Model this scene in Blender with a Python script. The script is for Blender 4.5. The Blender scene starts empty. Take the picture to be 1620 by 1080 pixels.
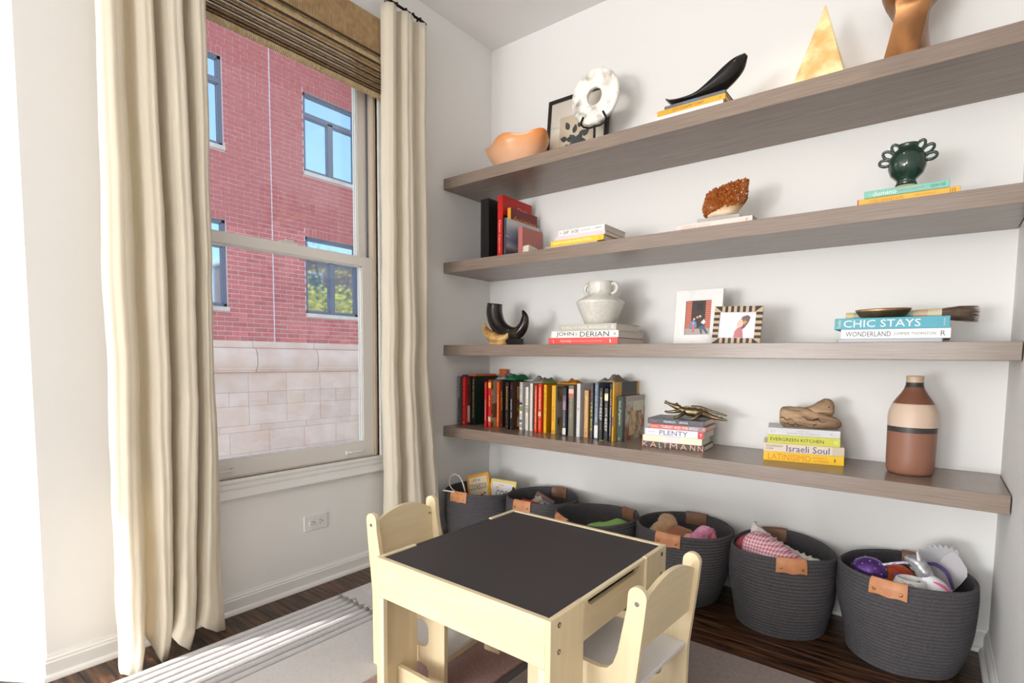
import bpy, bmesh, math, random
from mathutils import Vector, Matrix, noise
from math import pi, sin, cos, radians, sqrt, atan2
R = random.Random(7)
sc = bpy.context.scene
col = sc.collection

# ------------------------------------------------------------ camera, sky, sun, exposure
def s2l(c):
    return tuple(((v / 12.92) if v <= 0.04045 else ((v + 0.055) / 1.055) ** 2.4) for v in (x / 255.0 for x in c))

cam_d = bpy.data.cameras.new('camera')
cam_d.sensor_width = 36.0
cam_d.lens = 18.847
cam_d.shift_x = -0.0147
cam_d.shift_y = 0.05326
cam_d.clip_start = 0.02
cam = bpy.data.objects.new('camera', cam_d)
col.objects.link(cam)
_r = Vector((0.7944, 0.6073, 0.0118)); _f = Vector((-0.6055, 0.7926, -0.0716))
_r.normalize(); _f = (_f - _f.dot(_r) * _r).normalized(); _u = _r.cross(_f)
cam.matrix_world = Matrix(((_r.x, _u.x, -_f.x, 2.2313), (_r.y, _u.y, -_f.y, -2.5347), (_r.z, _u.z, -_f.z, 1.0543), (0, 0, 0, 1)))
sc.camera = cam
sc.view_settings.view_transform = 'Standard'
sc.view_settings.look = 'None'
sc.view_settings.exposure = 0.34
sc.view_settings.gamma = 1.0
sc.view_settings.use_curve_mapping = False

world = bpy.data.worlds.new('sky')
sc.world = world
world.use_nodes = True
wn = world.node_tree
wn.nodes.clear()
sky = wn.nodes.new('ShaderNodeTexSky')
sky.sky_type = 'NISHITA'
sky.sun_disc = False
sky.sun_elevation = radians(33)
sky.sun_rotation = radians(225)
sky.dust_density = 2.0
sky.ozone_density = 1.5
bg = wn.nodes.new('ShaderNodeBackground')
bg.inputs['Strength'].default_value = 1.0
skm = wn.nodes.new('ShaderNodeMix')          # thin high haze over the blue
skm.data_type = 'RGBA'
skm.inputs[0].default_value = 0.62
skm.inputs[7].default_value = (1.42, 1.56, 1.75, 1)
sks = wn.nodes.new('ShaderNodeVectorMath'); sks.operation = 'SCALE'
sks.inputs['Scale'].default_value = 0.5
wn.links.new(sky.outputs[0], sks.inputs[0])
wn.links.new(sks.outputs[0], skm.inputs[6])
wo = wn.nodes.new('ShaderNodeOutputWorld')
wn.links.new(skm.outputs[2], bg.inputs[0])
wn.links.new(bg.outputs[0], wo.inputs[0])

def light(name, kind, loc, target, energy, color, size=None, size_y=None, spot=None, blend=0.4):
    d = bpy.data.lights.new(name, kind)
    d.energy = energy
    d.color = color
    if kind == 'AREA':
        d.shape = 'RECTANGLE'; d.size = size; d.size_y = size_y or size
    elif kind == 'SUN':
        d.angle = radians(0.6)
    else:
        d.shadow_soft_size = size or 0.05
        if spot:
            d.spot_size = spot; d.spot_blend = blend
    o = bpy.data.objects.new(name, d)
    o.location = loc
    o.rotation_euler = (Vector(target) - Vector(loc)).to_track_quat('-Z', 'Y').to_euler()
    col.objects.link(o)
    return o

SUN = Vector((0.30, 0.78, -0.55))
light('sun', 'SUN', tuple(-SUN * 20), (0, 0, 0), 7.0, (1.0, 0.97, 0.93))
# daylight entering by the bay window, added fill lamps behind the camera, and the room's ceiling lights
light('bay_window_daylight', 'AREA', (-0.72, -3.9, 1.5), (1.2, -0.9, 1.1), 5, (0.94, 0.97, 1.0), 1.8, 1.8)
light('rear_fill', 'AREA', (0.25, -7.4, 0.72), (1.2, 0, 1.35), 140, (0.955, 0.975, 1.0), 1.6, 1.0)  # added low lamp, stands in for light bounced off the sunlit floor
light('rear_fill', 'AREA', (2.0, -7.4, 1.5), (0.3, -0.8, 1.0), 62, (0.955, 0.975, 1.0), 0.9, 1.6)  # second added lamp, fills the window wall from the right
light('ceiling_light', 'SPOT', (0.75, -0.95, 2.85), (0.75, -0.1, 1.9), 10, (1.0, 0.86, 0.68), 0.05, radians(120), 0.8)
light('ceiling_light', 'SPOT', (1.70, -0.95, 2.85), (1.70, -0.1, 1.9), 10, (1.0, 0.86, 0.68), 0.05, radians(120), 0.8)

# ------------------------------------------------------------ materials
def mat(name, c, rough=0.5, metal=0.0, bump=None, var=None, spec=0.5, trans=0.0, ior=1.45, emit=None, coat=0.0, sheen=0.0, sss=0.0, rnd=0.0):
    """c: sRGB 0-255. bump=(scale,strength[,stretch xyz]); var=(colour2,scale,[stretch],lo,hi); rnd: brightness change per object."""
    m = bpy.data.materials.new(name)
    m.use_nodes = True
    nt = m.node_tree
    b = nt.nodes['Principled BSDF']
    L = nt.links
    b.inputs['Base Color'].default_value = s2l(c) + (1,)
    b.inputs['Roughness'].default_value = rough
    b.inputs['Metallic'].default_value = metal
    b.inputs['Specular IOR Level'].default_value = spec
    b.inputs['IOR'].default_value = ior
    b.inputs['Transmission Weight'].default_value = trans
    b.inputs['Coat Weight'].default_value = coat
    b.inputs['Sheen Weight'].default_value = sheen
    if sss:
        b.inputs['Subsurface Weight'].default_value = sss
        b.inputs['Subsurface Radius'].default_value = (0.03, 0.02, 0.01)
    if emit:
        b.inputs['Emission Color'].default_value = s2l(emit[0]) + (1,)
        b.inputs['Emission Strength'].default_value = emit[1]
    tc = None
    def coord(st):
        nonlocal tc
        if tc is None:
            tc = nt.nodes.new('ShaderNodeTexCoord')
        mp = nt.nodes.new('ShaderNodeMapping')
        mp.inputs['Scale'].default_value = st
        L.new(tc.outputs['Object'], mp.inputs[0])
        return mp.outputs[0]
    last = None
    if var:
        c2, scale = var[0], var[1]
        st = var[2] if len(var) > 2 else (1, 1, 1)
        lo = var[3] if len(var) > 3 else 0.35
        hi = var[4] if len(var) > 4 else 0.65
        n = nt.nodes.new('ShaderNodeTexNoise')
        n.inputs['Scale'].default_value = scale
        n.inputs['Detail'].default_value = 6
        L.new(coord(st), n.inputs['Vector'])
        r = nt.nodes.new('ShaderNodeValToRGB')
        r.color_ramp.elements[0].position = lo; r.color_ramp.elements[0].color = s2l(c) + (1,)
        r.color_ramp.elements[1].position = hi; r.color_ramp.elements[1].color = s2l(c2) + (1,)
        L.new(n.outputs['Fac'], r.inputs[0])
        last = r.outputs[0]
    if rnd:
        oi = nt.nodes.new('ShaderNodeObjectInfo')
        mr = nt.nodes.new('ShaderNodeMapRange')
        mr.inputs['To Min'].default_value = 1 - rnd; mr.inputs['To Max'].default_value = 1 + rnd
        L.new(oi.outputs['Random'], mr.inputs[0])
        hs = nt.nodes.new('ShaderNodeHueSaturation')
        L.new(mr.outputs[0], hs.inputs['Value'])
        if last: L.new(last, hs.inputs['Color'])
        else: hs.inputs['Color'].default_value = s2l(c) + (1,)
        last = hs.outputs[0]
    if last: L.new(last, b.inputs['Base Color'])
    if bump:
        st = bump[2] if len(bump) > 2 else (1, 1, 1)
        n = nt.nodes.new('ShaderNodeTexNoise')
        n.inputs['Scale'].default_value = bump[0]
        n.inputs['Detail'].default_value = 3
        L.new(coord(st), n.inputs['Vector'])
        bp = nt.nodes.new('ShaderNodeBump')
        bp.inputs['Strength'].default_value = bump[1]
        bp.inputs['Distance'].default_value = bump[3] if len(bump) > 3 else 0.004
        L.new(n.outputs['Fac'], bp.inputs['Height'])
        L.new(bp.outputs[0], b.inputs['Normal'])
    return m

_flat = {}
def flat(c, rough=0.45):
    k = (tuple(c), rough)
    if k not in _flat:
        _flat[k] = mat('colour_%02x%02x%02x' % tuple(int(v) for v in c), c, rough)
    return _flat[k]

def wave_bump(m, scale, strength, dist, direction='X', kind='BANDS', axes=(1, 1, 1), distort=0.0):
    """add a regular ridge relief to a material made by mat()"""
    nt = m.node_tree; L = nt.links
    b = nt.nodes['Principled BSDF']
    tcn = nt.nodes.new('ShaderNodeTexCoord')
    mp = nt.nodes.new('ShaderNodeMapping'); mp.inputs['Scale'].default_value = axes
    L.new(tcn.outputs['Object'], mp.inputs[0])
    w = nt.nodes.new('ShaderNodeTexWave')
    w.wave_type = 'BANDS'; w.bands_direction = direction
    w.inputs['Scale'].default_value = scale
    w.inputs['Distortion'].default_value = distort
    L.new(mp.outputs[0], w.inputs['Vector'])
    bp = nt.nodes.new('ShaderNodeBump')
    bp.inputs['Strength'].default_value = strength; bp.inputs['Distance'].default_value = dist
    L.new(w.outputs['Fac'], bp.inputs['Height'])
    if b.inputs['Normal'].is_linked:
        L.new(b.inputs['Normal'].links[0].from_socket, bp.inputs['Normal'])
    L.new(bp.outputs[0], b.inputs['Normal'])
    return m

def glass_mat(name, tint=(235, 242, 245), refl=1.0):
    """thin window glass: clear with a fresnel reflection"""
    m = bpy.data.materials.new(name); m.use_nodes = True
    nt = m.node_tree; nt.nodes.clear(); L = nt.links
    o = nt.nodes.new('ShaderNodeOutputMaterial')
    t = nt.nodes.new('ShaderNodeBsdfTransparent'); t.inputs[0].default_value = s2l(tint) + (1,)
    g = nt.nodes.new('ShaderNodeBsdfGlossy'); g.inputs['Roughness'].default_value = 0.01
    fr = nt.nodes.new('ShaderNodeFresnel'); fr.inputs[0].default_value = 1.45
    mx = nt.nodes.new('ShaderNodeMixShader')
    mu = nt.nodes.new('ShaderNodeMath'); mu.operation = 'MULTIPLY'; mu.inputs[1].default_value = refl
    L.new(fr.outputs[0], mu.inputs[0]); L.new(mu.outputs[0], mx.inputs[0])
    L.new(t.outputs[0], mx.inputs[1]); L.new(g.outputs[0], mx.inputs[2]); L.new(mx.outputs[0], o.inputs[0])
    return m

def grain_mat(name, c1, c2, axis, scale=9, rough=0.45, stretch=22, rnd=0.0, bump=0.12, coat=0.0, lo=0.3, hi=0.7, fine=1.0):
    """wood: noise streaks drawn out along one axis (0 x, 1 y, 2 z)"""
    st = [stretch, stretch, stretch]; st[axis] = 1.0
    st = tuple(v * fine for v in st)
    return mat(name, c1, rough, var=(c2, scale, st, lo, hi), bump=(scale * 1.5, bump, st, 0.002), rnd=rnd, coat=coat)

M = {}
M['wall'] = mat('wall_paint', (236, 234, 230), 0.6, bump=(60, 0.03))
M['ceiling'] = mat('ceiling_paint', (240, 238, 236), 0.7)
M['trim'] = mat('white_trim_paint', (232, 230, 226), 0.35)
M['sash'] = mat('sash_paint', (228, 223, 216), 0.35)
M['floorbase'] = flat((30, 20, 14), 0.8)
M['plank'] = grain_mat('dark_stained_oak', (30, 18, 12), (110, 72, 44), 0, 5, 0.30, 13, rnd=0.25, bump=0.25, lo=0.40, hi=0.66)
M['shelf'] = grain_mat('taupe_oak', (126, 110, 98), (148, 131, 118), 0, 6, 0.26, 40, bump=0.10)
M['maple'] = grain_mat('pale_maple', (225, 204, 164), (232, 215, 180), 2, 4, 0.42, 12, bump=0.03)
M['maple_x'] = grain_mat('pale_maple_across', (225, 204, 164), (232, 215, 180), 0, 4, 0.42, 12, bump=0.03)
M['maple_y'] = grain_mat('pale_maple_deep', (225, 204, 164), (232, 215, 180), 1, 4, 0.42, 12, bump=0.03)
M['maple_edge'] = mat('maple_edge', (238, 224, 188), 0.45)
M['chalk'] = mat('chalkboard', (60, 55, 57), 0.55, bump=(300, 0.03))
M['whitelam'] = mat('white_laminate', (226, 222, 220), 0.4)
M['linen'] = mat('cream_linen', (246, 238, 220), 0.9, bump=(260, 0.35, (1, 1, 0.35), 0.002), var=((246, 238, 220), 70, (1, 1, 0.1), 0.3, 0.7), sheen=0.3)
M['rope'] = mat('charcoal_rope', (74, 71, 73), 0.95, bump=(420, 0.8, (1, 1, 1.6), 0.004), var=((98, 94, 96), 160, (1, 1, 1), 0.3, 0.75))
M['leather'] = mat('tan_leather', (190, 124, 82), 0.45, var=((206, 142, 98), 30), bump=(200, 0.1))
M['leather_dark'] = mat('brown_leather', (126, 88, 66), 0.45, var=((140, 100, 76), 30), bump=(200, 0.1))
M['brass'] = mat('brass', (190, 158, 96), 0.3, metal=1.0)
M['steel'] = mat('zinc_steel', (180, 180, 178), 0.3, metal=1.0)
M['black_iron'] = mat('black_iron', (30, 26, 24), 0.5, metal=0.6)
M['page'] = mat('book_pages', (226, 218, 204), 0.8, bump=(500, 0.3, (0.02, 0.02, 1), 0.001))
M['brick'] = mat('red_brick', (196, 104, 100), 0.9, var=((210, 122, 114), 12, (1, 1, 1), 0.3, 0.7), bump=(60, 0.4), rnd=0.14)
M['mortar'] = mat('pale_mortar', (232, 206, 206), 0.95, bump=(80, 0.3))
M['stone'] = mat('pink_sandstone', (224, 188, 168), 0.9, var=((234, 206, 190), 3.5, (1, 1, 1), 0.35, 0.7), bump=(45, 0.25), rnd=0.05)
M['limestone'] = mat('pale_limestone', (222, 208, 196), 0.85, var=((204, 184, 168), 4), bump=(40, 0.2))
M['grey_frame'] = mat('grey_window_metal', (112, 112, 126), 0.4)
M['cream_dark'] = flat((198, 176, 142))

# ------------------------------------------------------------ geometry helpers
class MB:
    """collects shapes; build() links them as ONE mesh object"""
    def __init__(s):
        s.v = []; s.f = []
    def add(s, verts, faces):
        n = len(s.v)
        s.v += [tuple(v) for v in verts]
        s.f += [tuple(i + n for i in f) for f in faces]
        return s
    def box(s, x0, x1, y0, y1, z0, z1):
        v = [(x0, y0, z0), (x1, y0, z0), (x1, y1, z0), (x0, y1, z0), (x0, y0, z1), (x1, y0, z1), (x1, y1, z1), (x0, y1, z1)]
        return s.add(v, [(0, 3, 2, 1), (4, 5, 6, 7), (0, 1, 5, 4), (1, 2, 6, 5), (2, 3, 7, 6), (3, 0, 4, 7)])
    def cbox(s, x0, x1, y0, y1, z0, z1, c):
        """box with chamfered edges"""
        X = (x0, x1); Y = (y0, y1); Z = (z0, z1)
        bm = bmesh.new()
        vs = [bm.verts.new((x, y, z)) for z in Z for y in Y for x in X]
        for q in ((0, 2, 3, 1), (4, 5, 7, 6), (0, 1, 5, 4), (2, 6, 7, 3), (0, 4, 6, 2), (1, 3, 7, 5)):
            bm.faces.new([vs[i] for i in q])
        bmesh.ops.bevel(bm, geom=list(bm.edges), offset=c, segments=1, affect='EDGES', profile=0.5)
        return s.bm(bm)
    def bm(s, bm):
        bm.verts.index_update()
        s.add([v.co for v in bm.verts], [[v.index for v in f.verts] for f in bm.faces])
        bm.free()
        return s
    def rings(s, rings, close_u=True, caps=True):
        """rings: list of equally long lists of points"""
        n = len(rings[0]); m = len(rings)
        v = [p for r in rings for p in r]
        f = []
        for i in range(m - 1):
            for j in range(n if close_u else n - 1):
                k = (j + 1) % n
                f.append((i * n + j, i * n + k, (i + 1) * n + k, (i + 1) * n + j))
        if caps and close_u:
            f.append(tuple(range(n - 1, -1, -1)))
            f.append(tuple((m - 1) * n + j for j in range(n)))
        return s.add(v, f)
    def lathe(s, prof, c=(0, 0, 0), n=32, sx=1, sy=1, caps=True, fn=None):
        rr = []
        for (r, z) in prof:
            ring = []
            for j in range(n):
                a = 2 * pi * j / n
                p = (c[0] + r * cos(a) * sx, c[1] + r * sin(a) * sy, c[2] + z)
                ring.append(fn(p, a) if fn else p)
            rr.append(ring)
        return s.rings(rr, caps=caps)
    def tube(s, pts, r, n=8, closed=False):
        pts = [Vector(p) for p in pts]
        rad = r if isinstance(r, (list, tuple)) else [r] * len(pts)
        rr = []
        a = None
        for i, p in enumerate(pts):
            if closed:
                t = pts[(i + 1) % len(pts)] - pts[i - 1]
            else:
                t = pts[min(i + 1, len(pts) - 1)] - pts[max(i - 1, 0)]
            t.normalize()
            if a is None:
                a = Vector((0, 0, 1)).cross(t)
                if a.length < 0.05: a = Vector((1, 0, 0)).cross(t)
            else:
                a = a - a.dot(t) * t
            a.normalize(); b = t.cross(a)
            rr.append([tuple(p + rad[i] * (cos(2 * pi * j / n) * a + sin(2 * pi * j / n) * b)) for j in range(n)])
        if closed:
            rr.append(rr[0])
            return s.rings(rr, caps=False)
        return s.rings(rr)
    def cyl(s, a, b, r, n=16, r2=None):
        return s.tube([a, b], [r, r if r2 is None else r2], n)
    def ball(s, c, rx, ry=None, rz=None, n=16, m=10, fn=None):
        ry = ry or rx; rz = rz or rx
        rr = []
        for i in range(m + 1):
            t = pi * i / m
            ring = []
            for j in range(n):
                a = 2 * pi * j / n
                d = (max(sin(t), 1e-3) * cos(a), max(sin(t), 1e-3) * sin(a), -cos(t))
                k = fn(d) if fn else 1.0
                ring.append((c[0] + rx * d[0] * k, c[1] + ry * d[1] * k, c[2] + rz * d[2] * k))
            rr.append(ring)
        return s.rings(rr)
    def plate(s, outer, holes=(), t=0.015, plane='xz', at=0.0):
        """flat outline with holes given thickness t; plane 'xz' (thick along y), 'xy' (along z) or 'yz' (along x)"""
        bm = bmesh.new()
        def P(p, w):
            return {'xz': (p[0], at + w, p[1]), 'xy': (p[0], p[1], at + w), 'yz': (at + w, p[0], p[1])}[plane]
        loops = [outer] + list(holes)
        ed = []; lv = []
        for lp in loops:
            vs = [bm.verts.new(P(p, 0)) for p in lp]
            lv.append(vs)
            for i in range(len(vs)):
                ed.append(bm.edges.new((vs[i], vs[(i + 1) % len(vs)])))
        bmesh.ops.triangle_fill(bm, use_beauty=True, use_dissolve=False, edges=ed)
        faces = list(bm.faces)
        r = bmesh.ops.extrude_face_region(bm, geom=faces)
        d = {'xz': Vector((0, t, 0)), 'xy': Vector((0, 0, t)), 'yz': Vector((t, 0, 0))}[plane]
        for g in r['geom']:
            if isinstance(g, bmesh.types.BMVert): g.co += d
        bmesh.ops.recalc_face_normals(bm, faces=list(bm.faces))
        return s.bm(bm)
    def xf(s, mtx, start=0):
        s.v = s.v[:start] + [tuple(mtx @ Vector(p)) for p in s.v[start:]]
        return s
    def build(s, name, m, parent=None, smooth=False, angle=None):
        me = bpy.data.meshes.new(name)
        me.from_pydata(s.v, [], s.f)
        bm = bmesh.new(); bm.from_mesh(me)
        bmesh.ops.recalc_face_normals(bm, faces=list(bm.faces))
        bm.to_mesh(me); bm.free()
        if smooth:
            me.polygons.foreach_set('use_smooth', [True] * len(me.polygons))
            if angle: me.set_sharp_from_angle(angle=radians(angle))
        me.materials.append(m)
        o = bpy.data.objects.new(name, me)
        col.objects.link(o)
        if parent: o.parent = parent
        return o

def tag(o, label=None, cat=None, group=None, kind=None):
    if label: o['label'] = label
    if cat: o['category'] = cat
    if group: o['group'] = group
    if kind: o['kind'] = kind
    return o

def thing(name, label, cat, loc=(0, 0, 0), rz=0.0, group=None, rot=None):
    o = bpy.data.objects.new(name, None)
    o.empty_display_size = 0.05
    o.location = loc
    o.rotation_euler = rot if rot else (0, 0, rz)
    col.objects.link(o)
    return tag(o, label, cat, group)

def struct(o, label=None):
    o['kind'] = 'structure'
    if label: o['label'] = label
    return o

def catmull(pts, k=6, closed=False):
    out = []
    n = len(pts)
    P = [Vector(p) for p in pts]
    for i in range(n if closed else n - 1):
        a = P[i - 1] if (i > 0 or closed) else P[0]
        b = P[i]; c = P[(i + 1) % n]; d = P[(i + 2) % n] if (closed or i + 2 < n) else P[-1]
        for j in range(k):
            t = j / k
            out.append(0.5 * ((2 * b) + (c - a) * t + (2 * a - 5 * b + 4 * c - d) * t * t + (3 * b - a - 3 * c + d) * t ** 3))
    if not closed: out.append(P[-1])
    return [tuple(v) for v in out]

def rrect(x0, x1, y0, y1, r, k=4):
    pts = []
    for cx, cy, a0 in ((x1 - r, y0 + r, -90), (x1 - r, y1 - r, 0), (x0 + r, y1 - r, 90), (x0 + r, y0 + r, 180)):
        for i in range(k + 1):
            a = radians(a0 + 90 * i / k)
            pts.append((cx + r * cos(a), cy + r * sin(a)))
    return pts

_tm = {}
def text_polys(s):
    """outline mesh of a line of lettering, width/height normalised"""
    if s in _tm: return _tm[s]
    cu = bpy.data.curves.new('t', 'FONT')
    cu.body = s; cu.size = 1.0; cu.resolution_u = 2
    o = bpy.data.objects.new('t', cu)
    me = bpy.data.meshes.new_from_object(o)
    v = [(p.co.x, p.co.y) for p in me.vertices]
    f = [tuple(p.vertices) for p in me.polygons]
    bpy.data.objects.remove(o); bpy.data.curves.remove(cu); bpy.data.meshes.remove(me)
    x0 = min(p[0] for p in v); x1 = max(p[0] for p in v); y0 = min(p[1] for p in v); y1 = max(p[1] for p in v)
    v = [((p[0] - x0) / (x1 - x0), (p[1] - y0) / (y1 - y0)) for p in v]
    _tm[s] = (v, f)
    return _tm[s]

def lettering(name, s, w, h, fn, m, parent):
    """print s in a w x h field; fn maps field coordinates to 3D"""
    v, f = text_polys(s)
    me = bpy.data.meshes.new(name)
    me.from_pydata([fn((a - 0.5) * w, (b - 0.5) * h) for a, b in v], [], f)
    me.materials.append(m)
    o = bpy.data.objects.new(name, me); col.objects.link(o); o.parent = parent
    return o

# ------------------------------------------------------------ books
WHITE = (240, 238, 234)
def book(label, L, T, D, cover, loc, rz=0, stand=False, texts=(), bands=(), front=(), front_texts=(), pages=None, group=None, soft=False, tilt=None, name='book', coverm=None):
    """lying: spine along +x facing -y, thickness z. standing: spine upright. texts: (string, centre along spine 0-1, width frac, height frac of thickness, colour[, offset frac])"""
    t = thing(name, label, 'book', loc, rz, group, rot=tilt)
    def m3(x, y, z):
        return (z, y, L - x) if stand else (x, y, z)
    bt = 0.0022 if not soft else 0.0008
    ov = 0.0 if soft else 0.003
    cm = coverm or flat(cover, 0.4)
    mb = MB()
    mb.cbox(0, L, 0, 0.004, 0, T, 0.0012)
    mb.box(0, L, 0.003, D, 0, bt)
    mb.box(0, L, 0.003, D, T - bt, T)
    mb.v = [m3(*p) for p in mb.v]
    mb.build('cover', cm, t)
    pb = MB().box(ov, L - ov, 0.004, D - ov, bt, T - bt)
    pb.v = [m3(*p) for p in pb.v]
    pb.build('pages', pages or M['page'], t)
    for i, (a, b, c) in enumerate(bands):
        q = MB().box(a * L, b * L, -0.0003 * (i + 1), 0.001, 0.0003, T - 0.0003)
        q.v = [m3(*p) for p in q.v]
        q.build('spine_band', flat(c), t)
    for it in texts:
        s, cx, w, h, c = it[:5]
        off = it[5] if len(it) > 5 else 0.5
        lettering('spine_title', s, w * L, h * T, lambda a, b, cx=cx, off=off: m3(cx * L + a, -0.0004 - 0.0003 * len(bands), off * T + b), flat(c), t)
    for i, (x0, x1, y0, y1, c) in enumerate(front):
        q = MB().box(x0 * L, x1 * L, y0 * D, y1 * D, T - 0.0005, T + 0.0003 * (i + 1))
        q.v = [m3(*p) for p in q.v]
        q.build('cover_picture', c if not isinstance(c, tuple) else flat(c), t)
    for (s, cx, cy, w, h, c) in front_texts:      # written across the front cover, reading away from the spine
        lettering('cover_title', s, w * D, h * L, lambda a, b, cx=cx, cy=cy: m3(cx * L - b, cy * D + a, T + 0.0004 + 0.0003 * len(front)), flat(c), t)
    return t

# ------------------------------------------------------------ room shell
H = 2.89; W = 2.431; BAYC = -2.146
bd = Vector((-0.84, -0.543, 0)).normalized()
def wallbox(name, mb, m=None): return struct(mb.build(name, m or M['wall']))
wallbox('wall_back', MB().box(-0.2, W + 0.2, 0, 0.15, 0, H))
wallbox('wall_right', MB().box(W, W + 0.15, -7.6, 0, 0, H))
WY0, WY1, WZ0, WZ1 = -1.745, -0.843, 0.552, 2.56
wl = MB()
wl.box(-0.115, 0, WY1, 0.0, 0, H).box(-0.115, 0, BAYC, WY0, 0, H)
wl.box(-0.115, 0, WY0, WY1, 0, WZ0).box(-0.115, 0, WY0, WY1, WZ1, H)
wallbox('wall_left', wl)
bayl = 0.95
be = Vector((0, BAYC, 0)) + bd * bayl
bnrm = Vector((bd.y, -bd.x, 0))            # outwards, away from the room
def slab(mb, a, b, nrm, th, z0, z1):
    p = [a, b, b + nrm * th, a + nrm * th]
    return mb.add([(q.x, q.y, z) for z in (z0, z1) for q in p], [(0, 1, 2, 3), (4, 5, 6, 7), (0, 1, 5, 4), (1, 2, 6, 5), (2, 3, 7, 6), (3, 0, 4, 7)])
nb = Vector((-bd.y, bd.x, 0))
if nb.y < 0: nb = -nb
wallbox('wall_bay', slab(MB(), Vector((0, BAYC, 0)), be, nb, 0.15, 0, H))
bx = be.x
bw = MB()                                   # the bay's front wall, its unseen window opening shaped to place the sun patch
bw.box(bx - 0.15, bx, -7.6, -5.45, 0, H).box(bx - 0.15, bx, -4.0, be.y + 0.02, 0, H).box(bx - 0.15, bx, -5.45, -4.0, 0, 1.70).box(bx - 0.15, bx, -5.45, -4.0, 2.52, H)
wallbox('wall_bay_front', bw)
rw = MB()                                   # the wall behind the camera, with an unseen opening added to let sun onto the floor
rw.box(bx - 0.15, -0.45, -7.75, -7.6, 0, H).box(1.05, W + 0.15, -7.75, -7.6, 0, H).box(-0.45, 1.05, -7.75, -7.6, 0, 0.5).box(-0.45, 1.05, -7.75, -7.6, 2.45, H)
wallbox('wall_rear', rw)
wallbox('ceiling', MB().box(bx - 0.2, W + 0.15, -7.75, 0.15, H, H + 0.15), M['ceiling'])
fl = wallbox('floor', MB().box(bx - 0.2, W + 0.15, -7.75, 0.15, -0.12, -0.012), M['floorbase'])
# boards, running along the shelf wall
y = 0.0; row = 0
while y > -3.0:
    x = -0.02 if y > BAYC + 0.05 else bx
    x -= R.uniform(0, 0.5) if row else 0
    while x < W:
        ln = R.uniform(0.7, 1.5)
        a = max(x, 0.0 if y > BAYC + 0.08 else bx); b = min(x + ln, W)
        if b - a > 0.02:
            o = MB().cbox(a + 0.0004, b - 0.0004, y - 0.0826, y - 0.0004, -0.012, 0.0, 0.0006).build('plank', M['plank'], fl)
        x += ln
    y -= 0.083; row += 1
MB().box(bx, W, -7.6, y, -0.012, 0).build('boards', M['plank'], fl)['kind'] = 'stuff'

def profile_run(mb, prof, a, b, out, ma=0.0, mb_=0.0):
    """sweep a profile [(outwards, z)] from a to b; ma/mb_: mitre gain along the run per unit outwards at each end"""
    d = (Vector(b) - Vector(a)).normalized(); o = Vector(out)
    r1 = [tuple(Vector(a) + o * p + Vector((0, 0, z)) - d * (p * ma)) for p, z in prof]
    r2 = [tuple(Vector(b) + o * p + Vector((0, 0, z)) + d * (p * mb_)) for p, z in prof]
    return mb.rings([r1, r2])
SKIRT = [(0, 0), (0, 0.078), (0.004, 0.078), (0.006, 0.070), (0.010, 0.066), (0.010, 0.060), (0.013, 0.056), (0.013, 0.0)]
SHOE = [(0.013, 0), (0.013, 0.018), (0.017, 0.018), (0.023, 0.013), (0.026, 0.005), (0.026, 0)]
def skirting(name, a, b, out, ma=0, mb_=0):
    o = struct(profile_run(MB(), SKIRT, a, b, out, ma, mb_).build(name, M['trim']))
    profile_run(MB(), SHOE, a, b, out, ma, mb_).build('shoe_moulding', M['trim'], o)
ang = math.acos(max(-1, min(1, bd.dot(Vector((0, -1, 0))))))
mt = math.tan(ang / 2)
skirting('baseboard_left', (0, BAYC, 0), (0, 0, 0), (1, 0, 0), mt, -1)
skirting('baseboard_back', (0, 0, 0), (W, 0, 0), (0, -1, 0), -1, -1)
skirting('baseboard_right', (W, 0, 0), (W, -3.5, 0), (-1, 0, 0), -1, 0)
skirting('baseboard_bay', tuple(be), (0, BAYC, 0), tuple(-nb), 0, mt)

# ------------------------------------------------------------ the double-hung window
w1 = bpy.data.objects.new('window_1', None); col.objects.link(w1); struct(w1, 'double-hung sash window with pale painted frame beside the shelves')
def frame_ring(y0, y1, z0, z1, prof):
    """mitred moulding round a rectangle in the wall plane: prof [(outwards from opening, projection x)]"""
    rings = []
    for (d, x) in prof:
        rings.append([(x, y0 - d, z0 - d), (x, y1 + d, z0 - d), (x, y1 + d, z1 + d), (x, y0 - d, z1 + d)])
    mb = MB()
    n = len(rings)
    v = [p for r in rings for p in r]
    f = []
    for i in range(n - 1):
        for j in range(4):
            kk = (j + 1) % 4
            f.append((i * 4 + j, i * 4 + kk, (i + 1) * 4 + kk, (i + 1) * 4 + j))
    return mb.add(v, f)
CAS = [(0.0, -0.03), (0.0, 0.014), (0.012, 0.016), (0.020, 0.012), (0.022, 0.016), (0.034, 0.018), (0.042, 0.014), (0.045, 0.020), (0.058, 0.024), (0.066, 0.028), (0.072, 0.030), (0.078, 0.026), (0.080, 0.0)]
frame_ring(WY0, WY1, WZ0, WZ1, CAS).build('casing', M['trim'], w1)
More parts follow.
